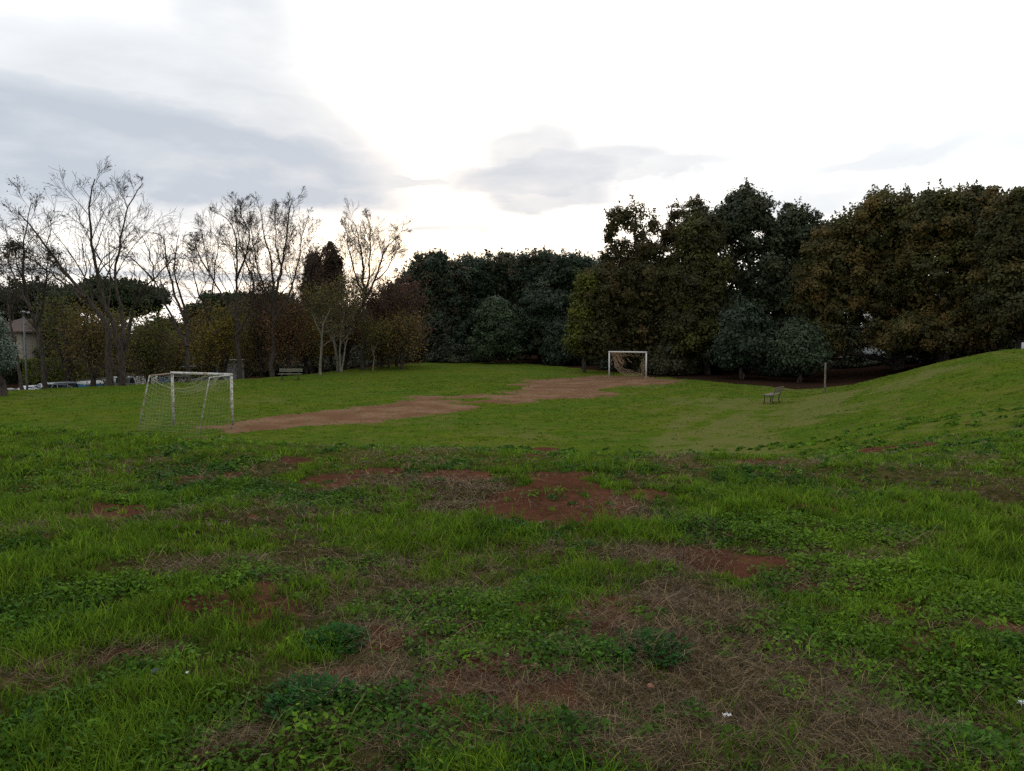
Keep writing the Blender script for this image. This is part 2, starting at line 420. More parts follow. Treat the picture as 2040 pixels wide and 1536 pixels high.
def lerpc(a, b, t): return np.array(a)[None] * (1 - t[:, None]) + np.array(b)[None] * t[:, None]

def grass_set(n, r0, r1, wfac, hfac, two, keep_far=False):
    X, Y, r = scatter(n, r0, r1)
    soil, pit, dry, lush, weed, litter = maps(X, Y)
    tuft = fbm(X / .16, Y / .16, 91, 2)
    p = (.31 + .85 * lush - .40 * dry + 1.0 * (tuft - .5)) * (1 - .93 * soil) * (1 - .90 * pit) * (1 - litter)
    k = rng.random(n) < p
    X, Y, r, soil, dry, lush, weed, tuft = [q[k] for q in (X, Y, r, soil, dry, lush, weed, tuft)]
    n = len(X)
    h = (.018 + .040 * lush ** 1.2 + .03 * (tuft - .3)) * rng.uniform(.55, 1.5, n) * hfac
    h = h * (1 - .35 * dry * (1 - lush)) * (1 - .45 * ss(11, 22, r) * (r < 21.01)); h = np.maximum(h, .012)
    w = (.0032 + .0016 * rng.random(n)) * np.maximum(1, r / wfac)
    t = rng.random(n)
    c1 = lerpc((.058, .112, .011), (.150, .215, .018), np.clip(.15 + .5 * lush + .5 * (t - .3), 0, 1))
    c1 = c1 * (1 - .5 * np.clip(dry - lush, 0, 1)[:, None]) + np.array((.125, .10, .040))[None] * (.5 * np.clip(dry - lush, 0, 1)[:, None])
    dead = rng.random(n) < (.04 + .35 * dry * (1 - .8 * lush))
    c1[dead] = lerpc((.10, .075, .04), (.24, .19, .10), rng.random(dead.sum()))
    c1 *= rng.uniform(.7, 1.25, n)[:, None] * (.55 + .9 * fbm(X / .9, Y / .9, 77, 3))[:, None]
    lean = np.abs(rng.normal(.15, .3, n)) + .25 * dry * rng.random(n)
    return blades('g', X, Y, h, w, lean, c1, M_grass, .45, two)

def tuft_set(n, r0, r1, wfac, nb):
    """tufts: many blades fanning out of one foot"""
    X0, Y0, r0_ = scatter(n, r0, r1)
    soil, pit, dry, lush, weed, litter = maps(X0, Y0)
    k = rng.random(n) < (.15 + 1.05 * lush - .34 * dry) * (1 - .5 * ss(14, 24, r0_) * (r0 < 15)) * (1 - .92 * soil) * (1 - pit) * (1 - litter)
    X0, Y0, lush, dry, r0_ = X0[k], Y0[k], lush[k], dry[k], r0_[k]; m_ = len(X0)
    hh_ = (.035 + .055 * lush) * rng.uniform(.45, 1.6, m_) * (1 - .5 * ss(10, 22, r0_)); tint = rng.random(m_); dk = rng.uniform(.7, 1.2, m_)
    i_ = np.repeat(np.arange(m_), nb); n = len(i_)
    sp = .012 + .25 * hh_[i_]; X = X0[i_] + rng.normal(0, 1, n) * sp; Y = Y0[i_] + rng.normal(0, 1, n) * sp; r = np.hypot(X, Y)
    h = hh_[i_] * rng.uniform(.55, 1.25, n); w = (.0036 + .0018 * rng.random(n)) * np.maximum(1, r / wfac)
    c1 = lerpc((.055, .125, .010), (.180, .290, .020), np.clip(tint[i_] * .8 + rng.normal(0, .2, n), 0, 1)) * (dk[i_] * rng.uniform(.75, 1.2, n))[:, None]
    lean = np.abs(rng.normal(.22, .28, n)) + .15 * dry[i_]
    return blades('t', X, Y, h, w, lean, c1, M_grass, .55, True)
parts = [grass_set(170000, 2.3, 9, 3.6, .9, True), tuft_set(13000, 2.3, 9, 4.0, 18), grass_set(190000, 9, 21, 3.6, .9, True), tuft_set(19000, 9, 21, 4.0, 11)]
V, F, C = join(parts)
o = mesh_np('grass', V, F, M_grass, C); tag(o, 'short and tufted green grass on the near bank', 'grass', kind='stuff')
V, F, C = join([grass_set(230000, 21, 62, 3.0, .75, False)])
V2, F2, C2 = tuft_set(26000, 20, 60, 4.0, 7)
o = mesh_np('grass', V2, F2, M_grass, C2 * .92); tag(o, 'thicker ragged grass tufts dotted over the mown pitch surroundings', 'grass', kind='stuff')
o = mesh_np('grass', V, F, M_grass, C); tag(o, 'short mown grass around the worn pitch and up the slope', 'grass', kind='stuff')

def straw_set(n, r0, r1):
    X, Y, r = scatter(n, r0, r1)
    soil, pit, dry, lush, weed, litter = maps(X, Y)
    k = rng.random(n) < (.19 + .85 * dry - .12 * soil - .5 * lush - .3 * weed) * (1 - .6 * pit)
    X, Y, r = X[k], Y[k], r[k]; n = len(X)
    h = rng.uniform(.03, .10, n) + (rng.random(n) < .12) * rng.uniform(.04, .14, n)
    w = rng.uniform(.0012, .0030, n) * np.maximum(1, r / 3.6)
    lean = rng.uniform(.75, 1.5, n)
    c = lerpc((.050, .032, .017), (.32, .225, .115), rng.random(n) ** 2.3)
    z0 = H(X, Y) + rng.uniform(0, .018, n)
    return blades('s', X, Y, h, w, lean, c, M_straw, .35, True, z0)
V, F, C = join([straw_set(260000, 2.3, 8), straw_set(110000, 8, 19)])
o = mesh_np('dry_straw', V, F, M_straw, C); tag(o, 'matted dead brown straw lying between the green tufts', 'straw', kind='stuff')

def leafquads(P, nrm, L, W, col, rng_):
    n = len(P); rnd = rng_.normal(size=(n, 3)); a = np.cross(nrm, rnd); a /= np.linalg.norm(a, axis=1)[:, None] + 1e-9
    b_ = np.cross(nrm, a); b_ /= np.linalg.norm(b_, axis=1)[:, None] + 1e-9
    L = np.broadcast_to(np.asarray(L, float).reshape(-1, 1), (n, 1)); W = np.broadcast_to(np.asarray(W, float).reshape(-1, 1), (n, 1))
    V = np.stack([P - a * L, P + b_ * W - a * L * .1, P + a * L, P - b_ * W - a * L * .1], 1).reshape(-1, 3)
    b0 = np.arange(n) * 4; F = np.stack([b0, b0 + 1, b0 + 2, b0 + 3], 1)
    return V, F, np.repeat(col, 4, 0)

def weed_set(n, r0, r1, size, per):
    """low leafy clumps: leaves shingled over small domes"""
    X0, Y0, r = scatter(n, r0, r1)
    soil, pit, dry, lush, weed, litter = maps(X0, Y0)
    k = (rng.random(n) < (.02 + 1.0 * weed) * (1 - .85 * soil) * (1 - .8 * dry * (weed < .55))) & (pit < .2)
    X0, Y0, weed = X0[k], Y0[k], weed[k]; m_ = len(X0)
    R_ = rng.uniform(.05, .15, m_) * (.7 + .6 * weed); hh_ = R_ * rng.uniform(.3, .6, m_)
    t0 = fbm(X0 / 1.2, Y0 / 1.2, 99, 3) * 1.7 - .45 + rng.normal(0, .18, m_); dk = rng.uniform(.7, 1.25, m_)
    i_ = np.repeat(np.arange(m_), per); n = len(i_)
    a_ = rng.uniform(0, 6.283, n); q = np.sqrt(rng.random(n)); X = X0[i_] + np.cos(a_) * q * R_[i_]; Y = Y0[i_] + np.sin(a_) * q * R_[i_]
    Z = H(X, Y) + .006 + hh_[i_] * (1 - q ** 2) * rng.uniform(.5, 1.1, n)
    nrm = np.stack([np.cos(a_) * q * .9, np.sin(a_) * q * .9, np.ones(n) * .9], 1) + rng.normal(0, .33, (n, 3)); nrm /= np.linalg.norm(nrm, axis=1)[:, None]
    s_ = size * rng.uniform(.5, 1.5, n) * np.maximum(1, np.hypot(X, Y) / 7)
    col = lerpc((.030, .088, .012), (.125, .230, .014), np.clip(t0[i_] + rng.normal(0, .1, n), 0, 1)) * (dk[i_] * rng.uniform(.75, 1.2, n))[:, None]
    return leafquads(np.stack([X, Y, Z], 1), nrm, s_, s_ * rng.uniform(.4, .7, n), col, rng)
V, F, C = join([weed_set(9500, 2.3, 9, .0135, 46), weed_set(16000, 9, 24, .018, 16)])
o = mesh_np('weeds', V, F, M_grass, C); tag(o, 'low dark green broad-leaved weeds spreading over the near bank', 'weeds', kind='stuff')
X, Y, r = scatter(7000, 6, 62); soil_, pit_, dry_, lush_, weed_, lit_ = maps(X, Y)
k = (rng.random(len(X)) < .08 + .9 * ss(.5, .62, fbm(X / 2, Y / 2, 15, 3))) & (lit_ < .6); X, Y, r = X[k], Y[k], r[k]
nrm = rng.normal(0, .45, (len(X), 3)); nrm[:, 2] = 1; nrm /= np.linalg.norm(nrm, axis=1)[:, None]; sz = rng.uniform(.015, .04, len(X)) * np.maximum(1, r / 32)
V, F, C = leafquads(np.stack([X, Y, H(X, Y) + rng.uniform(.015, .05, len(X))], 1), nrm, sz, sz * .65, lerpc((.03, .022, .014), (.12, .075, .035), rng.random(len(X)) ** 2), rng)
o = mesh_np('fallen_leaves', V, F, M_straw, C); tag(o, 'small dark fallen leaves scattered over the lawn', 'leaves', kind='stuff')

# ------------------------------------------------------------------ individual near things
def rosette(px, py, label, rad=.16, n=150, dark=True, seed=1):
    rg = np.random.default_rng(seed); c = ground(px, py); z = hz(c[0], c[1])
    t = thing('weed_plant', label, 'weed', (c[0], c[1], z), 0, 'clumps of broad-leaved weeds')
    parts = []
    for k in range(n):
        az = rg.uniform(0, 6.28); q = rad * math.sqrt(rg.random()); tl = rg.uniform(.6, 1.4) * (.55 + q / rad)
        base = np.array([math.cos(az) * q * .75, math.sin(az) * q * .75, 0]); L = rg.uniform(.025, .06)
        d = np.array([math.cos(az) * math.sin(tl), math.sin(az) * math.sin(tl), math.cos(tl)]); s_ = np.array([-math.sin(az), math.cos(az), 0.])
        p0 = base; p1 = base + d * (L * .8 + .02); p1[2] += .012
        cc = np.array((.026, .088, .020) if dark else (.05, .12, .018)) * rg.uniform(.7, 1.5)
        # lobed blade: five leaflets along the rib
        for j in range(5):
            f = .35 + .16 * j; P = p0 + (p1 - p0) * f + s_ * (0 if j == 4 else (.012 if j % 2 else -.012))
            nr = np.cross(d, s_) + rg.normal(0, .35, 3); nr /= np.linalg.norm(nr)
            parts.append((P, nr, rg.uniform(.010, .017), cc * rg.uniform(.85, 1.2)))
    P = np.array([p[0] for p in parts]); Nn = np.array([p[1] for p in parts]); S = np.array([p[2] for p in parts]); Cc = np.array([p[3] for p in parts])
    V, F, C = leafquads(P, Nn, S, S * .6, Cc, rg)
    mesh_np('leaves', V, F, M_grass, C, parent=t)
    mb = MB()
    for k in range(7):
        az = k * .9; mb.tube([(0, 0, 0), (math.cos(az) * .05, math.sin(az) * .05, .03), (math.cos(az) * .11, math.sin(az) * .11, .045)], [.003, .0025, .0015], 5)
    mb.build('stem', simple('stem_%d' % seed, (.05, .09, .03), .7), t)
rosette(1295, 1300, 'dark bluish green weed clump in the dry grass, alone among straw', .21, 230, True, 1)
rosette(620, 1412, 'dark weed clump beside straw below the tall grass tufts', .20, 210, True, 2)
rosette(1185, 1322, 'bright green leafy weed clump next to the dark bluish clump', .19, 190, False, 3)
rosette(665, 1290, 'dark green weed clump on bare soil above the straw patch', .18, 170, True, 4)
rosette(1930, 1515, 'light green weed clump at the bottom edge of the photo in brown straw', .16, 170, False, 5)

def pebble(px, py, r, col, label, name='stone', seed=1, flat=.6, cat='stone'):
    rg = np.random.default_rng(seed); c = ground(px, py)
    import bmesh
    bm = bmesh.new(); bmesh.ops.create_icosphere(bm, subdivisions=3, radius=r)
    for v in bm.verts:
        k = 1 + .28 * (fbm(np.array([v.co.x / r * 1.3 + 5 * seed]), np.array([v.co.y / r * 1.3 + v.co.z / r]), seed, 3)[0] - .5) * 2
        v.co = v.co * k; v.co.z *= flat
    me = bpy.data.meshes.new(name); bm.to_mesh(me); bm.free()
    me.materials.append(simple(name + '_surface', col, .85, 0, .4, 30, bump=.004))
    o = bpy.data.objects.new(name, me); COL.objects.link(o); o.location = (c[0], c[1], hz(c[0], c[1]) + r * flat * .55 + .012); o.rotation_euler = (0, 0, seed)
    tag(o, label, cat)
pebble(1066, 1352, .019, (.30, .16, .10), 'small pinkish stone lying beside the bright green weed clump', seed=2)
pebble(1296, 1366, .018, (.27, .12, .07), 'small reddish brown stone just below the dark bluish weed clump', seed=3)
pebble(1010, 1325, .012, (.34, .28, .20), 'tiny pale stone among green weeds and straw', seed=5)
pebble(315, 1356, .03, (.03, .035, .05), 'flat dark slate-coloured stone in the grass', seed=6, flat=.35)
def scrap(px, py, s, label, seed):
    rg = np.random.default_rng(seed); c = ground(px, py); n = 6
    vs = []; fs = []
    for i_ in range(n):
        for j_ in range(n):
            vs.append(((i_ / (n - 1) - .5) * s * rg.uniform(.8, 1.1), (j_ / (n - 1) - .5) * s * .7 * rg.uniform(.8, 1.1), .02 + rg.uniform(0, .45) * s))
    for i_ in range(n - 1):
        for j_ in range(n - 1): fs.append((i_ * n + j_, i_ * n + j_ + 1, (i_ + 1) * n + j_ + 1, (i_ + 1) * n + j_))
    mb = MB(); mb.add(vs, fs); o = mb.build('paper_scrap', simple('crumpled_paper', (.62, .64, .66), .8), None, True)
    md = o.modifiers.new('sheet', 'SOLIDIFY'); md.thickness = .001
    o.location = (c[0], c[1], hz(c[0], c[1])); o.rotation_euler = (0, 0, seed); tag(o, label, 'litter')
scrap(1448, 1434, .036, 'small crumpled white paper scrap in the brown straw', 3)
scrap(2034, 1420, .045, 'whitish paper scrap in grass at the edge of the photo', 4)
scrap(373, 1357, .018, 'tiny white paper shred beside the dark flat stone', 8)

# ------------------------------------------------------------------ goals
M_white = simple('white_painted_steel', (.52, .54, .54), .45, 0, .35, 9, (.26, .20, .15), 0)
M_rust = simple('rusty_pink_bar', (.36, .25, .20), .6, 0, .4, 14)
M_net = simple('faded_net_cord', (.30, .32, .20), .8)
M_net2 = simple('brown_net_cord', (.42, .30, .19), .8)

def goal(name, label, A, B, h, rad, mat_, back=None):
    """A and B: post feet (world). Empty sits at A's foot."""
    A = np.array(A, float); B = np.array(B, float); t = thing(name, label, 'goal', A)
    b_ = B - A
    for p, zt in ((np.zeros(3), h), (b_, h + 0)):
        mb = MB(); mb.tube([(p[0], p[1], p[2] - .1), (p[0], p[1], A[2] * 0 + h - rad * .9 if p is b_ else h - rad * .9)], rad, 12); mb.build('post', mat_, t, True)
    mb = MB(); u = b_ / np.linalg.norm(b_); mb.tube([(-u[0] * rad, -u[1] * rad, h), (b_[0] + u[0] * rad, b_[1] + u[1] * rad, h)], rad * 1.03, 12); mb.build('crossbar', mat_, t, True)
    return t, b_, u

A = np.array([-13.08, 29.6, 0]); B = np.array([-10.37, 28.4, 0]); A[2] = hz(A[0], A[1]); B[2] = hz(B[0], B[1])
t, bv, u = goal('football_goal', 'white steel football goal with sagging net and slanting back stays', A, B, 2.02, .05, M_white)
bk = np.array([-u[1], u[0], 0]); bk = bk if bk[1] < 0 else -bk
def zrel(p): return hz(A[0] + p[0], A[1] + p[1]) - A[2]
for p, mm in ((np.zeros(3), M_rust), (bv * np.array([1, 1, 0]), M_white)):
    top = p * 1.0; top = np.array([p[0], p[1], 2.0]); q = top + bk * 1.05 + np.array([0, 0, -.03]); f = np.array([p[0], p[1], 0]) + bk * 1.62; f[2] = zrel(f) - .05
    mb = MB(); mb.tube([top, q], .022, 8); mb.build('top_bar', mm, t, True)
    mb = MB(); mb.tube([q, q + (f - q) * .02, f], .024, 8); mb.build('back_stay', M_white, t, True)
# the net: grids of cord over sagging panels
net = MB()
pA = np.array([0, 0, 1.97]); pB = np.array([bv[0], bv[1], 1.97])
qA, qB = pA + bk * 1.05, pB + bk * 1.05
fA = pA * [1, 1, 0] + bk * 1.62; fB = pB * [1, 1, 0] + bk * 1.62
gA = np.array([0, 0, 0.]); gB = np.array([bv[0], bv[1], 0.])
def panel(fn, nu, nv, rad=.0032):
    P = np.array([[fn(i_ / nu, j_ / nv) for j_ in range(nv + 1)] for i_ in range(nu + 1)])
    for i_ in range(nu + 1): net.tube([P[i_, j_] for j_ in range(0, nv + 1)], rad, 3, cap=False)
    for j_ in range(nv + 1): net.tube([P[i_, j_] for i_ in range(0, nu + 1)], rad, 3, cap=False)
rs = np.random.default_rng(3)
def lift(p):
    z = zrel(p); p = p.copy(); p[2] = max(p[2], z + .01); return p
def sagtop(u_):   # upper edge of the back panel, slack between the stays
    p = qA * (1 - u_) + qB * u_; s_ = 4 * u_ * (1 - u_)
    return p + np.array([0, 0, -.46 * s_ ** .8 * (1.25 - .55 * u_)]) - bk * .15 * s_
def back_p(u_, v_):
    a_ = sagtop(u_); b_ = fA * (1 - u_) + fB * u_
    return lift(a_ * (1 - v_) + b_ * v_ + bk * .07 * math.sin(3.1 * v_) + np.array([.012 * math.sin(17 * v_ + 5 * u_), 0, .012 * math.sin(23 * u_ + 3 * v_)]))
def side_p(P0, Q0, F0, G0):
    def fn(u_, v_):
        tp = P0 * (1 - u_) + Q0 * u_ + np.array([0, 0, -.30 * math.sin(math.pi * u_)]); bt = G0 * (1 - u_) + F0 * u_
        return lift(tp * (1 - v_) + bt * v_ + u * .03 * math.sin(4 * v_ + 6 * u_))
    return fn
def roof_p(u_, v_):
    a_ = pA * (1 - u_) + pB * u_; b_ = sagtop(u_); s_ = 4 * u_ * (1 - u_)
    a_ = a_ + np.array([0, 0, -.10 * abs(math.sin(u_ * 15))])
    return a_ * (1 - v_) + b_ * v_ + np.array([0, 0, -.35 * math.sin(math.pi * v_) * (.3 + .7 * s_)])
panel(back_p, 20, 13, .0028); panel(side_p(pA, qA, fA, gA), 9, 13, .0028); panel(side_p(pB, qB, fB, gB), 9, 13, .0028); panel(roof_p, 20, 5, .003)
# bunched, torn cords hanging below the crossbar
for k in range(26):
    u_ = .55 + .4 * rs.random(); p = pA * (1 - u_) + pB * u_; q = p + np.array([rs.normal(0, .22), rs.normal(0, .1), -rs.uniform(.1, .5)]) + bk * rs.uniform(.1, .6)
    m_ = (p + q) / 2 + rs.normal(0, .06, 3); net.tube([p, m_, q], .006, 3, cap=False)
net.tube([sagtop(k / 24) for k in range(25)], .010, 5)
net.build('net', M_net, t, False)

A2 = at(1213.5, 745.5, 59.6); B2 = at(1287, 748.5, 58.4); A2[2] = hz(A2[0], A2[1]); B2[2] = hz(B2[0], B2[1])
t2, bv2, u2 = goal('football_goal', 'white football goal with torn brown net in front of the dark trees', A2, B2, 2.0, .055, simple('white_paint', (.60, .60, .58), .5, 0, .2, 6))
bk2 = np.array([-u2[1], u2[0], 0]); bk2 = bk2 if bk2[1] > 0 else -bk2
L2 = np.linalg.norm(bv2)
net = MB(); rs = np.random.default_rng(8)
for p in (np.zeros(3), bv2 * [1, 1, 0]):
    net_top = np.array([p[0], p[1], 1.96]); e_ = net_top + bk2 * .7; f_ = np.array([p[0], p[1], 0]) + bk2 * 1.2
    mb = MB(); mb.tube([net_top, e_, f_], .018, 6); mb.build('back_stay', M_bark, t2, True)
def pt(u_, z, b_=0): return np.array([bv2[0] * u_, bv2[1] * u_, z]) + bk2 * b_
for k in range(26):   # tattered strands on one side
    u_ = abs(rs.normal(.06, .10)); z = 1.95; P = [pt(u_, z, .1)]
    for j_ in range(6):
        u_ += rs.normal(.02, .035); z -= rs.uniform(.08, .24)
        if z < .15: break
        P.append(pt(max(u_, .02), z, .1 + .5 * rs.random()))
    net.tube(P, .009, 3, cap=False)
for k in range(20):
    u_ = rs.uniform(.1, .95); z = 1.95; P = [pt(u_, z, .1)]
    for j_ in range(3): u_ += rs.normal(0, .035); z -= rs.uniform(.05, .13); P.append(pt(u_, z, .1 + .2 * rs.random()))
    net.tube(P, .006, 3, cap=False)
for off in np.linspace(0, .35, 8):   # net foot hanging in a long curve
    P = []
    for k in range(25):
        u_ = .05 + .85 * k / 24; P.append(pt(u_, .16 + off * 1.3 + (1.0 + off) * abs((u_ - .56) / .56) ** 3.2 * (1 if u_ < .56 else .8) + rs.normal(0, .02), .8))
    net.tube(P[:int(25 * (1 - off * 1.2))],   .012 if off < .1 else .009, 3, cap=False)
for k in range(18):
    u_ = .9 + rs.normal(0, .025); z = 1.7 - rs.random() * .4; P = [pt(u_, z, .2)]
    for j_ in range(4): u_ += rs.normal(-.005, .02); z -= .3; P.append(pt(u_, max(z, .12), .3 + .3 * rs.random()))
    net.tube(P, .006, 3, cap=False)
net.build('net', M_net2, t2, False)

# ------------------------------------------------------------------ benches
M_wood = simple('weathered_wood', (.17, .14, .10), .8, 0, .4, 12, (.08, .06, .045), .004)
M_leg = simple('dark_cast_leg', (.05, .05, .045), .7, 0, .3, 10)
M_conc = simple('old_dark_wood', (.07, .065, .055), .85, 0, .3, 12)
def bench(p, rz, label, L=1.65, wood=M_wood, backrest=True):
    t = thing('park_bench', label, 'bench', p, rz, 'benches round the pitch')
    mb = MB()
    for y in (-.19, -.06, .07, .20): mb.box((0, y, .44), (L, .105, .035))
    mb.build('seat', wood, t, bevel=.006)
    tilt = R(12)
    Rm = np.array([[1, 0, 0], [0, math.cos(tilt), math.sin(tilt)], [0, -math.sin(tilt), math.cos(tilt)]])
    if backrest:
        mb = MB()
        for k, zz in enumerate((.64, .77)): mb.box((0, .30 + (zz - .5) * .21, zz), (L, .03, .10), rot=Rm)
        mb.build('backrest', wood, t, bevel=.006)
    for sx in (-1, 1):
        x = sx * (L / 2 - .25)
        mb = MB()
        mb.tube([(x, -.22, -.03), (x, -.19, .2), (x, -.20, .42)], [.032, .026, .03], 6)
        mb.tube([(x, .24, -.03), (x, .19, .2), (x, .24, .42)], [.032, .026, .03], 6)
        mb.box((x, 0.01, .405), (.05, .46, .035))
        mb.build('leg', M_leg, t, True)
        if backrest:
            mb = MB(); mb.tube([(x, .24, .42), (x, .27, .5), (x, .365, .83)], .02, 6); mb.build('back_support', M_leg, t, True)
    return t
p = at(578, 757, 57); bench((p[0], p[1], hz(p[0], p[1])), R(4), 'greenish brown wooden park bench on the lawn in front of the bare trees', 1.7, simple('pale_weathered_wood', (.17, .17, .115), .8, 0, .35, 12, (.09, .09, .06), .004))
p = at(1537, 803, 38.6); bench((p[0], p[1], hz(p[0], p[1])), R(-124), 'brown wooden park bench at the foot of the grassy slope, seen from its end', 1.65)
p = at(356, 760, 54.5); bench((p[0], p[1], hz(p[0], p[1])), R(6), 'dark backless park bench seen above the crossbar of the netted goal', 1.5, M_conc, False)
p = ground(1643, 782); z = hz(p[0], p[1])
mb = MB(); rs = np.random.default_rng(1)
hh = 1.66
mb.tube([(rs.normal(0, .004), rs.normal(0, .004), zz) for zz in np.linspace(-.1, hh, 9)], [.052, .050, .051, .047, .048, .045, .047, .044, .043], 10)
o = mb.build('wooden_post', simple('grey_post_wood', (.20, .18, .14), .9, 0, .5, 6, (.09, .07, .05), .01), None, True, loc=(p[0], p[1], z)); tag(o, 'upright weathered wooden post standing on the slope behind the end-on bench', 'post')

# ------------------------------------------------------------------ trees
def norm(v): return v / (np.linalg.norm(v) + 1e-9)
def grow(rg, p, d, L, r, lvl, P, segs, tips):
    n = P['seg'][min(lvl, len(P['seg']) - 1)]; step = L / n; pts = [p]; rs_ = [r]; dirs = [d]
    for i_ in range(n):
        d = norm(d + rg.normal(0, P['wig'], 3) + np.array([0, 0, P['trop']])); p = p + d * step
        pts.append(p); rs_.append(max(r * (1 - .72 * (i_ + 1) / n), P['rmin'])); dirs.append(d)
    segs.append((lvl, pts, rs_))
    if lvl < P['max']: children(rg, pts, rs_, dirs, L, lvl, P, segs, tips)
    else: tips.append(pts[-1]); tips.append(pts[len(pts) // 2])
def children(rg, pts, rs_, dirs, L, lvl, P, segs, tips, t0=.25):
    nc = P['n'][lvl]
    for k in range(nc):
        t = t0 + (1 - t0) * (k + rg.random()) / nc
        f = t * (len(pts) - 1); i_ = min(int(f), len(pts) - 2); q = pts[i_] + (pts[i_ + 1] - pts[i_]) * (f - i_); d = dirs[i_]
        az = rg.uniform(0, 6.28); a_ = norm(np.cross(d, rg.normal(size=3))); ang = P['ang'] * rg.uniform(.6, 1.35)
        nd = norm(d * math.cos(ang) + a_ * math.sin(ang))
        grow(rg, q, nd, L * P['lf'][min(lvl, len(P['lf']) - 1)] * ((1.2 - .65 * t) if lvl else (1.2 - .95 * t)) * rg.uniform(.65, 1.25), max(rs_[i_] * (.42 if lvl == 0 else .5), P['rmin']), lvl + 1, P, segs, tips)

SIDES = [9, 6, 4, 3, 3, 3]
def tubes_np(segs, lo, hi):
    Vs, Fs = [], []; o = 0
    for lvl, pts, rs_ in segs:
        if not (lo <= lvl <= hi): continue
        P = np.array(pts); n = SIDES[min(lvl, 5)]; r = np.array(rs_)
        D = np.gradient(P, axis=0); D /= np.linalg.norm(D, axis=1)[:, None] + 1e-9
        ref = np.where(np.abs(D[:, 2:3]) < .9, np.array([[0, 0, 1.]]), np.array([[1., 0, 0]]))
        if lvl <= 1: ref = np.repeat([[.3, .9, .1]], len(P), 0)
        a_ = np.cross(D, ref); a_ /= np.linalg.norm(a_, axis=1)[:, None] + 1e-9; b_ = np.cross(D, a_)
        t = np.linspace(0, 2 * np.pi, n, endpoint=False)
        V = P[:, None] + r[:, None, None] * (np.cos(t)[None, :, None] * a_[:, None] + np.sin(t)[None, :, None] * b_[:, None])
        m_ = len(P); i_, k_ = np.meshgrid(np.arange(m_ - 1), np.arange(n), indexing='ij'); k2 = (k_ + 1) % n
        F = np.stack([i_ * n + k_, i_ * n + k2, (i_ + 1) * n + k2, (i_ + 1) * n + k_], -1).reshape(-1, 4) + o
        Vs.append(V.reshape(-1, 3)); Fs.append(F); o += m_ * n
    return np.concatenate(Vs), np.concatenate(Fs)

def palette(rg, n, pal):
    p = np.array([q[:3] for q in pal]); w = np.array([q[3] for q in pal], float); w /= w.sum()
    return p[rg.choice(len(p), n, p=w)]

def tip_leaves(rg, tips, n, spread, L, pal):
    T = np.array(tips); idx = rg.integers(0, len(T), n); P = T[idx] + rg.normal(0, spread, (n, 3))
    nrm = rg.normal(size=(n, 3)); nrm /= np.linalg.norm(nrm, axis=1)[:, None]
    tipcol = palette(rg, len(T), pal)[idx] * rg.uniform(.7, 1.3, n)[:, None]
    s = L * rg.uniform(.6, 1.4, n); return leafquads(P, nrm, s, s * .62, tipcol, rg)

def bare_tree(name, label, base, stems, seed, P, bark=M_bark, twigcol=(.05, .04, .034), nleaf=500, leafpal=None, group=None, cat='tree', leafL=.048, spread=.10):
    """stems: list of (waypoints [world xyz], r0, r1)"""
    rg = np.random.default_rng(seed); base = np.array(base, float); segs = []; tips = []
    for wp, r0, r1 in stems:
        wp = np.array(wp, float) - base
        # resample with small wobble
        d = np.r_[0, np.cumsum(np.linalg.norm(np.diff(wp, axis=0), axis=1))]; n = max(6, int(d[-1] / .55)); s = np.linspace(0, d[-1], n)
        pts = np.stack([np.interp(s, d, wp[:, k]) for k in range(3)], 1)
        pts[1:-1] = (pts[:-2] + pts[1:-1] * 2 + pts[2:]) / 4; pts[1:] += rg.normal(0, .045, (n - 1, 3))
        rs_ = (r0 + (r1 * .8 - r0) * (s / d[-1]) ** .7) * 1.08
        dirs = [norm(x) for x in np.gradient(pts, axis=0)]
        segs.append((0, list(pts), list(rs_)))
        children(rg, list(pts), list(rs_), dirs, d[-1] * P.get('l0', .42), 0, P, segs, tips, t0=P.get('t0', .35))
    t = thing(name, label, cat, base, 0, group)
    V, F = tubes_np(segs, 0, 1); mesh_np('trunk', V, F, bark, smooth=True, parent=t)
    V, F = tubes_np(segs, 2, 9); C = np.repeat(np.array([twigcol]), len(V), 0) * 1.0
    if nleaf:
        V, F, C = join([(V, F, C), tip_leaves(rg, tips, nleaf, spread, leafL, leafpal or [(.09, .06, .03, 1), (.06, .05, .03, 1)])])
    mesh_np('crown', V, F, M_leaf, C, parent=t)
    return t

PB = dict(seg=[6, 5, 4, 3, 3], wig=.14, trop=.06, rmin=.009, max=3, n=[13, 8, 6], lf=[1.0, .58, .6], ang=.66, t0=.33)
def wps(pxs, Y, yoff=None):
    """waypoints given by where they are seen; yoff lets a stem lean towards or away"""
    n = len(pxs); yo = yoff if yoff is not None else 0
    return [at(x, y, Y + yo * k / (n - 1)) for k, (x, y) in enumerate(pxs)]
BG = 'bare tall trees along the lawn edge'
def gbase(px, py, Y):
    p = at(px, py, Y); return np.array([p[0], Y, hz(p[0], Y)])
def bt(label, base, stems, seed, P=PB, **k):
    px, py, Y = base; b_ = gbase(px, py, Y)
    st = []
    for pts, r0, r1, yo in stems:
        w = wps(pts, Y, yo)
        if abs(pts[0][1] - py) < 4: w[0] = np.array([w[0][0], w[0][1], b_[2] - .15])
        st.append((w, r0, r1))
    return bare_tree('bare_tree', label, b_, st, seed, P, group=BG, **k)
LPX = [(.10, .07, .03, 1), (.06, .06, .025, 1), (.13, .08, .03, .6)]
LP = LPX
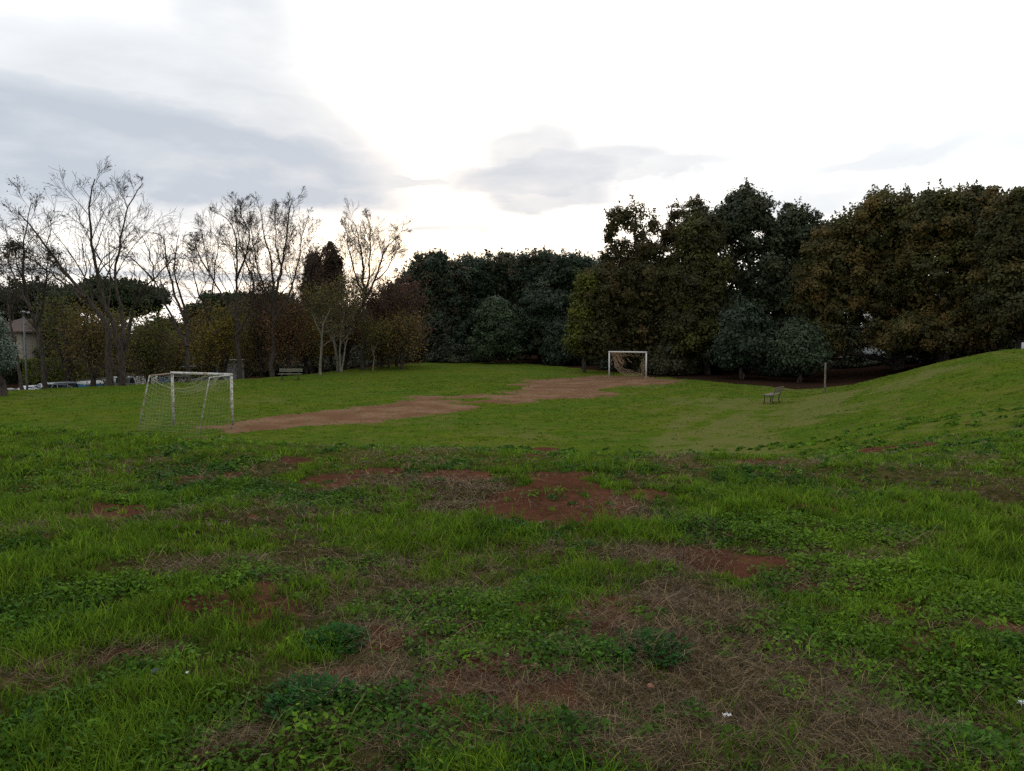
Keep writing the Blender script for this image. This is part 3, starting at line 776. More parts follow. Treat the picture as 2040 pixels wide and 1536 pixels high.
bt('tall bare tree with thick forked trunk, biggest of the bare row', (235, 767, 51),
   [([(218, 767), (217, 700), (214, 640), (172, 592), (135, 548), (100, 505), (72, 462), (36, 424)], .24, .04, 2),
    ([(243, 767), (241, 700), (226, 645), (200, 590), (192, 545), (185, 490), (178, 440), (182, 380), (188, 358)], .24, .035, -2),
    ([(246, 700), (247, 650), (240, 600), (227, 548), (240, 490), (243, 440), (262, 398), (284, 366)], .15, .03, 2.5),
    ([(250, 700), (264, 613), (292, 570), (320, 545), (340, 520)], .11, .03, -3),
    ([(172, 592), (120, 560), (70, 520), (40, 505)], .08, .03, 3)], 11, dict(PB, n=[12, 7, 5]), nleaf=600, leafpal=LP)
bt('slender bare tree with crooked stems just behind the netted goal', (376, 752, 58),
   [([(376, 752), (373, 690), (372, 640), (352, 598), (335, 543), (329, 506), (324, 470), (306, 462)], .19, .03, 2),
    ([(372, 640), (360, 590), (348, 550), (350, 495), (356, 468)], .11, .025, -2),
    ([(373, 690), (345, 640), (306, 560), (303, 518), (287, 476), (275, 460)], .11, .025, 3),
    ([(306, 560), (270, 520), (225, 492)], .07, .02, -2)], 12, dict(PB, n=[8, 6, 5]), nleaf=260, leafpal=LP)
bt('bare tree with long upright trunk beside the small prefab cabin', (477, 750, 62),
   [([(477, 750), (473, 680), (470, 603), (472, 528), (468, 456), (450, 430), (437, 425)], .20, .03, 1.5),
    ([(470, 560), (490, 510), (500, 470), (478, 430), (482, 402)], .10, .025, -2),
    ([(473, 640), (440, 590), (415, 540), (408, 500), (400, 455)], .10, .03, 3),
    ([(473, 665), (500, 620), (509, 565), (489, 521), (474, 466), (470, 410)], .12, .025, -3),
    ([(415, 540), (392, 500), (385, 470)], .07, .02, 2)], 13, nleaf=500, leafpal=LP)
bt('bare tree with dark trunk and fan of upright branches, behind the greenish bench', (541, 747, 64),
   [([(541, 747), (545, 680), (546, 603), (542, 541), (538, 504), (524, 461), (519, 410)], .22, .03, 2),
    ([(546, 600), (560, 545), (566, 500), (573, 445), (582, 398)], .13, .03, -2),
    ([(545, 640), (575, 590), (590, 540), (600, 480), (612, 430)], .11, .025, 3),
    ([(546, 610), (520, 560), (505, 500), (500, 440)], .10, .025, -3),
    ([(560, 545), (550, 480), (548, 410)], .08, .02, 2)], 14, dict(PB, n=[12, 7, 6]), nleaf=700, leafpal=LP)
bt('bare tree with broad twiggy top catching the sunset, beside the dark evergreens', (722, 728, 70),
   [([(722, 728), (724, 660), (724, 578), (722, 520), (714, 470), (702, 436)], .24, .03, 1),
    ([(724, 610), (735, 550), (736, 490), (738, 432)], .13, .025, -2),
    ([(724, 600), (745, 560), (765, 500), (790, 470), (806, 458)], .12, .02, 3),
    ([(724, 590), (705, 540), (694, 490), (686, 442)], .10, .02, -2),
    ([(745, 560), (772, 540), (786, 500), (792, 478)], .07, .02, 2)], 15, dict(PB, n=[13, 8, 6]), nleaf=900, leafpal=LP)
bt('bare tree with thin crooked crown between the forked giant and the cabin trees', (420, 752, 66),
   [([(420, 752), (416, 690), (418, 620), (425, 560), (432, 500), (440, 440)], .16, .02, 2),
    ([(418, 640), (400, 590), (385, 550), (380, 500)], .09, .02, -2)], 16, dict(PB, n=[9, 6, 5]), nleaf=400, leafpal=LP)
bt('twiggy half bare tree with dark dead leaves behind the lamp post', (88, 775, 54),
   [([(93, 775), (88, 720), (78, 670), (62, 620), (50, 570), (45, 520), (50, 470), (62, 400)], .19, .025, 2),
    ([(72, 650), (88, 600), (95, 540), (98, 500)], .10, .02, -2), ([(62, 620), (35, 570), (20, 530), (8, 500)], .10, .02, 2),
    ([(50, 570), (30, 520), (28, 490)], .07, .02, -2)], 17, dict(PB, n=[14, 8, 6]), nleaf=2200, spread=.22, leafpal=[(.06, .05, .03, 1), (.08, .055, .03, 1)], leafL=.06)
bt('thin leaning bare tree next to the olive tree', (46, 777, 50),
   [([(46, 777), (40, 750), (33, 720), (30, 690), (20, 640), (14, 590), (20, 540)], .13, .02, 1)], 18, dict(PB, n=[9, 6, 4]), nleaf=500, leafpal=LP)
# pale slim trees
PS = dict(PB, n=[10, 7, 5], t0=.3, l0=.36)
GL = [(.105, .10, .03, 2), (.14, .11, .03, 1), (.085, .085, .025, 1.5), (.15, .09, .04, .8)]
bt('slim tree with straight pale trunk and thin olive leaves next to the greenish bench', (637, 737, 63),
   [([(637, 737), (640, 690), (643, 650), (640, 615), (650, 590)], .13, .03, 1), ([(642, 680), (620, 620), (605, 580)], .06, .02, -1), ([(643, 650), (665, 600), (680, 560)], .06, .02, 1)],
   19, PS, bark=M_pale, twigcol=(.14, .12, .09), nleaf=1300, leafpal=GL, leafL=.10, spread=.35)
bt('pale tree with four stems rising from one foot', (677, 734, 67),
   [([(674, 734), (668, 690), (660, 640), (655, 580)], .11, .03, 1), ([(677, 734), (676, 680), (685, 620), (700, 560)], .11, .03, -1),
    ([(680, 734), (688, 690), (700, 640), (715, 590)], .10, .02, 2), ([(672, 734), (672, 700), (650, 650), (630, 600)], .09, .02, -2)],
   20, PS, bark=M_pale, twigcol=(.14, .12, .09), nleaf=1700, leafpal=GL, leafL=.10, spread=.4)
bt('small forked pale sapling in front of the reddish brown tree', (742, 729, 68),
   [([(742, 729), (745, 705), (738, 675), (730, 650)], .07, .02, .5), ([(744, 708), (752, 680), (765, 655)], .05, .02, -.5)],
   21, PS, bark=M_pale, twigcol=(.14, .12, .09), nleaf=1600, leafpal=GL, leafL=.09, spread=.3)

# finely twigged reddish trees filling the row
PT = dict(PB, n=[15, 9, 7], t0=.22, l0=.5, ang=.75, rmin=.010)
for (x_, y_, Y_, lb_, pts_, sd_) in [
        (592, 745, 73, 'finely twigged brown tree hiding the foot of the ivy pair', [[(592, 745), (594, 680), (585, 610), (580, 550), (570, 505)], [(594, 680), (605, 610), (612, 550), (620, 500)], [(592, 700), (570, 640), (555, 590)]], 131),
        (690, 735, 78, 'finely twigged brown tree between the ivy pair and the broad twiggy crown', [[(690, 735), (688, 670), (690, 600), (685, 540), (690, 500)], [(688, 680), (705, 620), (715, 560)], [(688, 670), (670, 610), (665, 560)]], 132),
        (775, 729, 72, 'finely twigged reddish tree whose branches sweep low over the lawn edge', [[(775, 729), (778, 670), (785, 610), (780, 560)], [(778, 680), (800, 640), (825, 610), (845, 600)], [(777, 670), (755, 620), (745, 580)], [(778, 690), (810, 670), (838, 672)]], 133),
        (520, 748, 68, 'finely twigged brown tree between the cabin and the fan-shaped bare tree', [[(520, 748), (518, 680), (510, 610), (505, 560)], [(518, 690), (530, 620), (535, 570)]], 134)]:
    bt(lb_, (x_, y_, Y_), [(p_, .12, .02, (k_ - 1) * 2) for k_, p_ in enumerate(pts_)], sd_, PT, twigcol=(.12, .075, .06), nleaf=1500, leafpal=[(.14, .08, .04, 1), (.12, .10, .03, 1), (.09, .06, .04, 1)], leafL=.075, spread=.25)

# autumn trees with sparse foliage
AG = 'leafy autumn trees among the bare ones'
def autumn(px, top, wpx, base, Y, pal, label, seed, n=9000, L=.085, bark=M_bark, tw=(.13, .10, .075), low=.22, pp=None, spread=.5):
    b_ = gbase(px, base, Y); T = at(px, top, Y)[2]; hgt = T - b_[2]; hw = wpx / FPX * Y / 2
    rg = np.random.default_rng(seed); st = []
    for k in range(4):
        az = k * 1.6 + rg.random(); q = hw * .62 * rg.uniform(.5, 1.3)
        st.append(([b_ + [0, 0, -.1], b_ + [0.05, 0, hgt * low * .7], b_ + [math.cos(az) * q * .5, math.sin(az) * q * .5, hgt * .5], b_ + [math.cos(az) * q, math.sin(az) * q, hgt * rg.uniform(.55, .95)]], .15, .03))
    st.append(([b_ + [0, 0, hgt * low * .6], b_ + [.1, 0, hgt * .6], b_ + [0, .1, hgt * .93]], .12, .03))
    P = pp or dict(PB, n=[11, 7, 5], t0=.24, lf=[.85, .6, .6], ang=.9, trop=.02, l0=.5)
    return bare_tree('autumn_tree', label, b_, st, seed, P, bark, tw, int(n * .5), [(q[0] * 1.5, q[1] * 1.4, q[2] * 1.35, q[3]) for q in pal], AG, leafL=L, spread=spread)
OL = [(.075, .080, .020, 2), (.05, .065, .02, 2), (.10, .085, .02, 1)]
GD = [(.14, .11, .015, 2), (.10, .10, .02, 2), (.16, .10, .015, .6), (.06, .07, .02, 1)]
BR = [(.11, .055, .030, 2), (.15, .075, .035, 1), (.07, .05, .025, 2), (.10, .085, .025, .8)]
RB = [(.085, .040, .032, 2), (.11, .055, .040, 1.5), (.06, .035, .028, 2)]
BO = [(.10, .075, .025, 2), (.075, .07, .02, 2), (.12, .085, .03, 1)]
autumn(135, 600, 110, 765, 60, OL, 'olive green leafy tree beside the thick forked bare tree', 31)
autumn(185, 610, 90, 765, 56, BO, 'dull brown-green tree standing over the blue bin', 32)
autumn(295, 625, 110, 760, 62, OL, 'olive tree crown with dark trunk right behind the goal net edge', 33)
autumn(345, 660, 70, 755, 67, GD, 'small yellow-green tree behind the traffic sign', 34, 5000)
autumn(405, 615, 90, 752, 72, BO, 'brown-green tree crown above the parked vans', 35)
autumn(445, 610, 110, 752, 66, GD, 'golden green tree spreading over the small prefab cabin', 36, 11000)
autumn(520, 600, 110, 748, 70, BO, 'brownish olive tree just past the prefab cabin', 37)
autumn(575, 605, 120, 745, 66, BR, 'rusty brown leaved tree behind the greenish bench', 38, 11000)
autumn(610, 640, 80, 745, 70, GD, 'yellow-olive low tree behind the rusty brown tree', 39, 6000)
autumn(690, 590, 110, 733, 75, BR, 'brown leaved tree behind the four-stemmed pale tree', 40, 11000)
autumn(790, 545, 150, 728, 74, RB, 'wide reddish brown tree with many bare twigs leaning on the evergreens', 41, 13000, .09, pp=dict(PB, n=[12, 8, 5], t0=.2, lf=[.8, .6, .55], ang=.9, trop=.0))
autumn(800, 630, 120, 728, 70, BO, 'low olive brown tree under the wide reddish brown tree', 42, 9000)
autumn(760, 640, 90, 731, 72, BO, 'low brown-green tree behind the forked pale sapling', 43, 7000)
autumn(640, 580, 90, 741, 74, BR, 'dull brown tree directly behind the slim pale trunk', 44, 9000)
autumn(240, 620, 100, 762, 66, OL, 'dark olive tree behind the thick forked trunk', 45, 9000)
autumn(490, 640, 80, 750, 78, OL, 'dark olive tree deep behind the cabin', 46, 8000)

# dense crowns
def dense(name, label, px, base, Y, ells, seed, pal, nclump=170, per=240, cr=.75, L=.13, m_=M_leaf, fill=5000, group=None, trunk=True, bark=M_bark, tr=.28, fillcol=None, air=0, cat='tree'):
    """ells: (px centre, py centre, half width px, half height px, depth offset m, weight)"""
    b_ = gbase(px, base, Y); rg = np.random.default_rng(seed); t = thing(name, label, cat, b_, 0, group)
    E = []
    for (x, y, hw, hh_, yo, wt) in ells:
        c_ = at(x, y, Y + yo) - b_; s = (Y + yo) / FPX; E.append((c_, np.array([hw * s, hw * s * .9, hh_ * s]), wt))
    W = np.array([e[2] for e in E], float); W /= W.sum()
    ei = rg.choice(len(E), nclump, p=W)
    d = rg.normal(size=(nclump, 3)); d /= np.linalg.norm(d, axis=1)[:, None]; d[:, 2] = np.where(d[:, 2] < -.75, -d[:, 2], d[:, 2])
    rad = rg.uniform(.62, 1.0, nclump)[:, None]
    ctr = np.array([E[k][0] for k in ei]) + d * rad * np.array([E[k][1] for k in ei]) 
    crr = cr * rg.choice([.6, .85, 1.15, 1.6], nclump, p=[.25, .3, .28, .17]) * rg.uniform(.85, 1.15, nclump)
    ctr = ctr - d * (crr * .6)[:, None]
    ccol = palette(rg, nclump, pal) * rg.uniform(.75, 1.25, nclump)[:, None]
    n = nclump * per; ci = np.repeat(np.arange(nclump), per)
    q = rg.normal(size=(n, 3)); q /= np.linalg.norm(q, axis=1)[:, None]
    q[:, 2] = np.where(rg.random(n) < .5, np.abs(q[:, 2]), q[:, 2]); rr_ = rg.uniform(.35, 1, n) ** .5
    rr_ = rr_ * np.where(rg.random(n) < .07, 1.35, 1)
    P = ctr[ci] + q * (crr[ci] * rr_)[:, None] * np.array([1.1, 1.1, .85]) + rg.normal(0, .07, (n, 3))
    nrm = q * 1.0 + d[ci] * .15 + np.array([0, 0, .2]) + rg.normal(0, .42, (n, 3)); nrm /= np.linalg.norm(nrm, axis=1)[:, None]
    s = L * rg.uniform(.55, 1.45, n); col = ccol[ci] * rg.uniform(.84, 1.2, n)[:, None]
    if air: k = rg.random(n) > air; P, nrm, s, col = P[k], nrm[k], s[k], col[k]
    parts = [leafquads(P, nrm, s, s * .6, col, rg)]
    # loose sprigs standing out of the outline
    nsp = int(nclump * 1.6); ks = rg.integers(0, nclump, nsp); sd_ = d[ks] * .8 + np.array([0, 0, .55]) + rg.normal(0, .45, (nsp, 3)); sd_ /= np.linalg.norm(sd_, axis=1)[:, None]
    st_ = ctr[ks] + sd_ * crr[ks][:, None] * .8; ln = rg.uniform(.3, 1.0, nsp) * cr; m1 = 16; js = np.repeat(np.arange(nsp), m1); f_ = rg.random(nsp * m1) ** .8
    P3 = st_[js] + sd_[js] * (ln[js] * f_)[:, None] + rg.normal(0, 1, (nsp * m1, 3)) * (.17 * cr * (1.15 - f_))[:, None]; n3 = rg.normal(size=(nsp * m1, 3)); n3 /= np.linalg.norm(n3, axis=1)[:, None]
    s3 = L * rg.uniform(.5, 1.1, nsp * m1); parts.append(leafquads(P3, n3, s3, s3 * .6, ccol[ks][js] * rg.uniform(.75, 1.3, nsp * m1)[:, None], rg))
    if fill:
        Wf = np.array([e[2] if e[2] >= .95 else 0 for e in E]); Wf = Wf / max(Wf.sum(), 1e-6)
        ei2 = rg.choice(len(E), fill, p=Wf); q2 = rg.normal(size=(fill, 3)); q2 /= np.linalg.norm(q2, axis=1)[:, None]
        P2 = np.array([e[0] for e in E])[ei2] + q2 * (rg.random(fill) ** .4 * .74)[:, None] * np.array([e[1] for e in E])[ei2]
        n2 = q2 * .6 + rg.normal(0, .5, (fill, 3)); n2 /= np.linalg.norm(n2, axis=1)[:, None]; s2 = L * rg.uniform(1.4, 2.6, fill)
        parts.append(leafquads(P2, n2, s2, s2 * .6, palette(rg, fill, pal) * rg.uniform(.7, 1.2, fill)[:, None], rg))
    V, F, C = join(parts)
    zmin = H(V[:, 0] + b_[0], V[:, 1] + b_[1]) - b_[2] + .05
    low_ = V[:, 2] < zmin; V[low_, 2] = zmin[low_] + .25 * rg.random(low_.sum())
    mesh_np('crown', V, F, m_, C, parent=t)
    if trunk:
        segs = []; tips = []
        P_ = dict(PB, n=[7, 5, 3], max=2, rmin=.02, ang=.8, lf=[.8, .5], t0=.3)
        for e in E:
            c_ = e[0]; hgt = c_[2]
            if hgt < .25 and len(segs): continue
            w = [np.array([0, 0, -.2]), np.array([c_[0] * .15, c_[1] * .15, hgt * .35]), np.array([c_[0] * .7, c_[1] * .7, hgt * .75]), c_ + [0, 0, e[1][2] * .6]]
            pts = np.array(w); dd = np.linspace(0, 1, 9); xs = np.linspace(0, 1, 4); pts = np.stack([np.interp(dd, xs, pts[:, k]) for k in range(3)], 1); pts[1:] += rg.normal(0, .1, (8, 3))
            rs_ = tr * (1 - .75 * dd); segs.append((0, list(pts), list(rs_)))
            children(rg, list(pts), list(rs_), [norm(x) for x in np.gradient(pts, axis=0)], hgt * .55, 0, P_, segs, tips, .35)
        V, F = tubes_np(segs, 0, 9); mesh_np('trunk', V, F, bark, smooth=True, parent=t)
    return t
HO = [(.028, .046, .026, 2), (.038, .060, .032, 2), (.022, .036, .022, 1.5), (.05, .07, .036, .8)]
HB = [(.05, .05, .024, 2), (.04, .055, .028, 2), (.06, .05, .025, 1)]
HG = 'dense dark evergreen oaks behind the pitch'
def ev(px, top, hw, base, Y, label, seed, pal=HO, **k):
    cy = top + hw * .75
    el = [(px, top + hw * .8, hw, hw * .8, 0, 1.2), (px, (top + base) / 2 + 10, hw * 1.02, (base - top) * .42, 0, 1.6), (px + hw * .2, base - 55, hw * .95, 58, -1, 1.0)]
    return dense('evergreen_oak', label, px, base, Y, el, seed, pal, k.get('nclump', 210), k.get('per', 200), .78, .13, M_gloss, 6000, HG, tr=.22)
ev(862, 497, 72, 724, 86, 'evergreen oak at the end of the row, touching the reddish brown tree', 51, HB + HO)
ev(935, 507, 62, 726, 90, 'evergreen oak in a dip between two taller rounded crowns', 52)
ev(1005, 500, 70, 728, 92, 'tall evergreen oak behind the low front bushes', 53, HO + HB)
ev(1075, 494, 72, 728, 88, 'evergreen oak with the highest rounded top of the dark central row', 54, HO + HB)
ev(1145, 503, 60, 730, 84, 'evergreen oak beside the yellowing oak with sky holes', 55)
ev(1200, 512, 60, 732, 96, 'evergreen oak half hidden behind the yellowing oak', 56)
ev(800, 560, 60, 726, 92, 'dark evergreen hidden behind the reddish brown tree', 57)
def bush(px, top, hw, base, Y, label, seed, pal=HO, per=210):
    el = [(px, top + hw * .7, hw * .75, hw * .7, 0, 1), (px + hw * .1, (top + base) / 2 + 15, hw, (base - top) * .40, 0, 1.4)]
    return dense('evergreen_bush', label, px, base, Y, el, seed, pal, 130, per, .6, .12, M_gloss, 3000, 'evergreen bushes at the foot of the trees', tr=.12, cat='bush')
bush(988, 590, 62, 730, 79, 'rounded evergreen bush standing forward of the central dark row', 61, [(.042, .066, .030, 2), (.052, .080, .036, 2), (.03, .05, .024, 1)])
bush(1085, 560, 75, 731, 80, 'large dark evergreen bush just beside the rounded front bush', 62)
bush(1120, 640, 50, 734, 76, 'low black-green bush under the yellowing oak edge', 63)


OD = [(.035, .050, .026, 2), (.045, .06, .028, 2), (.055, .06, .024, 1)]
OB = [(.108, .082, .026, 2.2), (.086, .076, .026, 2), (.066, .068, .026, 2.2), (.125, .086, .026, .8), (.095, .095, .026, 1)]
RG_ = 'tall oaks along the far side of the pitch'
dense('oak_tree', 'olive brown oak with sky showing through its thin top', 1265, 745, 68,
      [(1265, 468, 70, 66, 0, .8), (1375, 458, 64, 68, 2, .8), (1240, 520, 62, 52, 1, .6), (1325, 505, 70, 50, 1, .5), (1215, 600, 85, 85, -1, 1.4), (1310, 600, 130, 100, 0, 1.9), (1185, 670, 62, 70, -2, 1.1), (1320, 690, 140, 56, -1, 1.5)],
      71, [(.075, .065, .022, 2), (.055, .055, .022, 2), (.09, .065, .024, 1)], 330, 190, .62, .115, M_leaf, 6500, RG_)
dense('oak_tree', 'small yellow-green leafy oak edging the evergreen row', 1165, 740, 66,
      [(1165, 615, 34, 75, 0, 1), (1160, 665, 36, 55, 0, 1)], 72, [(.13, .14, .02, 2), (.10, .11, .02, 2), (.08, .09, .02, 1)], 110, 130, .5, .11, M_leaf, 1200, RG_, tr=.14)
dense('oak_tree', 'tallest dark green evergreen oak with pointed top', 1500, 745, 66,
      [(1487, 425, 58, 55, 0, .95), (1450, 455, 55, 50, 1, .95), (1575, 470, 66, 66, 1, 1), (1620, 500, 60, 66, 1, 1), (1500, 690, 150, 60, 0, 1.2), (1500, 560, 130, 110, 1, 2), (1560, 620, 110, 110, 0, 1.5), (1430, 640, 100, 90, 0, 1.2)],
      73, OD, 380, 200, .78, .125, M_gloss, 8000, RG_)
dense('oak_tree', 'olive-yellow oak crown in front of the tallest dark oak', 1410, 745, 64,
      [(1400, 475, 58, 55, 0, 1), (1395, 560, 70, 90, 0, 1.4), (1380, 660, 85, 75, 0, 1.4)], 74, [(.08, .08, .02, 2), (.06, .062, .02, 2), (.05, .05, .022, 1.5)], 220, 190, .68, .12, M_leaf, 5000, RG_)
dense('oak_tree', 'ochre brown oak next to the dark green one, with a broad round crown', 1795, 732, 60,
      [(1750, 480, 95, 100, 0, 1.3), (1690, 510, 80, 88, 0, 1), (1810, 480, 80, 95, -1, 1), (1655, 580, 85, 110, 0, 1.4), (1750, 575, 130, 85, 0, 1.6), (1620, 685, 66, 48, -1, 1), (1815, 665, 72, 62, 0, 1)],
      75, OB, 420, 210, .68, .115, M_leaf, 9000, RG_)
dense('oak_tree', 'ochre brown oak with the highest ragged top, above the slope', 1880, 722, 56,
      [(1880, 460, 90, 88, 0, 1.1), (1955, 455, 85, 90, 0, 1.1), (1900, 570, 130, 130, 0, 1.8), (1860, 665, 140, 50, -1, 1.3)],
      76, OB, 380, 210, .64, .11, M_leaf, 8000, RG_)
dense('oak_tree', 'greenish brown oak cut by the edge of the photo', 2030, 705, 50,
      [(2040, 465, 85, 90, 0, 1.3), (2040, 590, 110, 120, 0, 1.8)], 77, [(.07, .068, .024, 2), (.09, .07, .022, 1), (.05, .055, .024, 2)], 260, 200, .6, .105, M_leaf, 6000, RG_)
bush(1478, 600, 70, 748, 58, 'evergreen bush with upright shoots under the tallest dark oak', 64)
bush(1592, 640, 62, 748, 55, 'dark grey-green bush between the dark oak and the ochre oak', 65, [(.036, .056, .028, 2), (.046, .066, .034, 2)])
bush(1560, 700, 50, 752, 62, 'low dark bush behind the grey-green bush', 66)
bush(1330, 680, 70, 750, 64, 'low brown-green bush right behind the far goal', 67, [(.05, .05, .022, 2), (.04, .042, .022, 1)])
bush(1240, 690, 50, 748, 70, 'dark low bush behind the far goal and under the thin-topped oak', 68)
dense('oak_tree', 'dark oak seen through the gap behind the far goal', 1300, 735, 80, [(1300, 600, 120, 90, 0, 1), (1300, 680, 130, 60, 0, 1)], 78, OD, 200, 160, .9, .15, M_gloss, 5000, RG_)
dense('oak_tree', 'dark oak filling the gap behind the grey-green bush', 1620, 735, 76, [(1620, 560, 110, 100, 0, 1), (1620, 670, 120, 65, 0, 1)], 79, OD, 200, 160, .9, .15, M_gloss, 5000, RG_)

# umbrella pines, ivy columns, olive, background belt
UG = [(.035, .052, .022, 2), (.045, .06, .024, 2), (.03, .04, .02, 1)]
dense('umbrella_pine', 'umbrella pine with flat dark dome behind the forked bare tree', 235, 745, 82, [(235, 600, 104, 46, 0, 1), (200, 590, 60, 34, 2, .5), (275, 600, 62, 36, -2, .5)], 81, UG, 260, 200, .7, .13, M_leaf, 5000, 'umbrella pines beyond the road', tr=.3)
dense('umbrella_pine', 'broad low umbrella pine dome behind the cabin trees', 490, 735, 98, [(450, 622, 90, 42, 0, 1), (540, 618, 90, 40, 2, 1), (500, 640, 130, 36, 0, 1)], 82, UG, 300, 200, .8, .15, M_leaf, 6000, 'umbrella pines beyond the road', tr=.3)
IV = [(.060, .040, .028, 2), (.075, .045, .030, 1.5), (.045, .036, .024, 1.5), (.05, .05, .024, .8)]
dense('ivy_covered_tree', 'shorter dark ivy column of the pair in front of the sunset', 622, 742, 76, [(625, 535, 17, 34, 0, 1), (620, 580, 20, 50, 0, 1.3), (624, 640, 22, 60, 0, 1.2)], 83, IV, 130, 170, .5, .12, M_leaf, 2200, 'ivy-covered trees', tr=.16)
dense('ivy_covered_tree', 'taller dark ivy column of the pair, its tip pointed', 660, 741, 76, [(657, 505, 9, 22, 0, .5), (664, 540, 20, 32, 0, 1.1), (658, 590, 22, 50, 0, 1.3), (656, 650, 22, 60, 0, 1.2)], 84, IV, 140, 170, .5, .12, M_leaf, 2200, 'ivy-covered trees', tr=.16)
OV = [(.115, .15, .115, 2), (.085, .12, .09, 2), (.14, .17, .13, 1)]
dense('olive_tree', 'silvery green olive tree cut by the edge of the photo', 2, 792, 43, [(-30, 662, 38, 40, 0, 1), (-18, 710, 44, 46, 0, 1.2)], 85, OV, 170, 230, .42, .062, M_gloss, 3500, None, tr=.22)
BGP = [(.032, .042, .02, 2), (.045, .05, .022, 1.5), (.04, .05, .03, 1)]
for k, (x, top, hw, Y, lb) in enumerate([
        (-30, 560, 90, 95, 'dark tree behind the olive and the house roof'), (60, 555, 70, 100, 'dark tree with lumpy top behind the lamp post'), (120, 565, 50, 92, 'narrow dark tree just beside the umbrella pine'),
        (330, 625, 70, 115, 'low dark distant tree seen behind the netted goal and bare stems'), (400, 640, 70, 110, 'low distant tree above the vans'), (620, 620, 70, 105, 'distant dark tree behind the ivy pair'),
        (700, 610, 80, 108, 'distant dark tree behind the broad twiggy bare tree'), (760, 600, 60, 100, 'distant dark tree joining the evergreen row'), (180, 640, 80, 104, 'dark distant tree below the umbrella pine dome'),
        (560, 650, 80, 96, 'dark distant tree between cabin and greenish bench')]):
    hgt = 745 - top
    dense('dark_tree', lb, x, 745, Y, [(x, top + 40, hw * .85, 40, 0, 1), (x, top + hgt * .5, hw, hgt * .38, 0, 1.4), (x, 745 - hgt * .2, hw * 1.1, hgt * .22, 0, 1.2)], 90 + k, BGP, 150, 150, 1.0, .17, M_leaf, 3500, 'dark trees beyond the road', tr=.25)

# shaded understorey and trees closing the view behind the oaks
for k, (x, top, hw, Y, base, lb) in enumerate([(530, 690, 60, 84, 742, 'low dark thicket behind the prefab cabin'), (620, 695, 70, 84, 738, 'low dark thicket behind the slim pale trunk'), (710, 690, 70, 86, 734, 'low dark thicket behind the four-stemmed pale tree'),
        (800, 685, 60, 88, 730, 'low dark thicket under the reddish brown tree'), (900, 680, 70, 82, 729, 'dark thicket at the foot of the evergreen row, darkest stretch'), (1180, 690, 60, 78, 735, 'dark thicket under the yellow-green oak'),
        (1420, 690, 70, 70, 748, 'dark thicket below the olive-yellow oak'), (1705, 704, 52, 66, 748, 'low dark thicket below the white car'), (1640, 660, 90, 84, 745, 'tall dark thicket closing the gap beside the wooden post'), (1740, 650, 90, 88, 742, 'tall dark thicket behind the white car'), (1540, 660, 90, 84, 748, 'tall dark thicket behind the end-on bench'), (1822, 675, 70, 64, 735, 'dark thicket below the ochre oaks'), (1900, 665, 70, 60, 722, 'dark thicket at the top of the slope'), (2000, 660, 60, 56, 708, 'dark thicket near the short pale metal post')]):
    bush(x, top, hw, base, Y, lb, 120 + k, BGP, 150)
for k, (x, top, hw, Y, lb) in enumerate([(900, 560, 110, 108, 'far dark tree behind the evergreen row'), (1080, 560, 110, 110, 'another far dark tree behind the highest evergreen'), (1420, 580, 120, 92, 'far dark tree behind the tallest dark oak'), (1990, 520, 120, 74, 'dark tree behind the ochre oaks at the photo edge')]):
    dense('dark_tree', lb, x, 735, Y, [(x, top + 70, hw, 70, 0, 1), (x, 660, hw, 75, 0, 1.4)], 140 + k, BGP, 150, 150, 1.1, .18, M_leaf, 4000, 'dark trees behind the oaks', tr=.25)

# clipped hedges along the road
def hedge(p0, p1, h, w, label, seed, pal):
    rg = np.random.default_rng(seed); p0 = np.array([*p0, hz(*p0)]); p1 = np.array([*p1, hz(*p1)]); n = 15000
    q = rg.random((n, 3)); face = rg.integers(0, 3, n); side = rg.integers(0, 2, n)
    q[face == 0, 1] = side[face == 0]; q[face == 1, 2] = 1; q[face == 2, 1] = side[face == 2]
    d = p1 - p0; L_ = np.linalg.norm(d[:2]); e = d / L_; nr = np.array([-e[1], e[0], 0])
    P = np.outer(q[:, 0], d) + np.outer((q[:, 1] - .5) * w, nr) + np.outer(q[:, 2] * h + rg.normal(0, .06, n) + .12 * np.sin(q[:, 0] * 37), [0, 0, 1.]) + rg.normal(0, .05, (n, 3))
    V, F, C = leafquads(P, norm(rg.normal(size=3)) + rg.normal(0, .8, (n, 3)), rg.uniform(.06, .13, n), rg.uniform(.04, .08, n), palette(rg, n, pal) * rg.uniform(.7, 1.3, n)[:, None], rg)
    V2, F2 = [], []
    mb = MB()
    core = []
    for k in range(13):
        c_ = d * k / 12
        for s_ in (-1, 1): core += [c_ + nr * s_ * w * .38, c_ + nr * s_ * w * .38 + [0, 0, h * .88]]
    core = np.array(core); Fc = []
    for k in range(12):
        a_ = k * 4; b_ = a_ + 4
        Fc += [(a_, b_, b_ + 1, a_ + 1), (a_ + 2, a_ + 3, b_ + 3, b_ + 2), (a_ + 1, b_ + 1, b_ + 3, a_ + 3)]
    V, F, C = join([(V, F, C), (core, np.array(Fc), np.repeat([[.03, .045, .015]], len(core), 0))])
    o = mesh_np('hedge', V, F, M_leaf, C, loc=p0); tag(o, label, 'hedge', 'hedges beyond the road')
a_ = at(40, 750, 75); b_ = at(175, 750, 80); hedge((a_[0], a_[1]), (b_[0], b_[1]), 2.1, 1.6, 'bright topped green hedge behind the lamp post', 5, [(.11, .13, .015, 2), (.07, .10, .015, 1)])
a_ = at(190, 745, 82); b_ = at(300, 740, 88); hedge((a_[0], a_[1]), (b_[0], b_[1]), 2.4, 1.6, 'green hedge behind the thick forked trunk', 6, [(.07, .10, .02, 2), (.05, .07, .015, 1)])
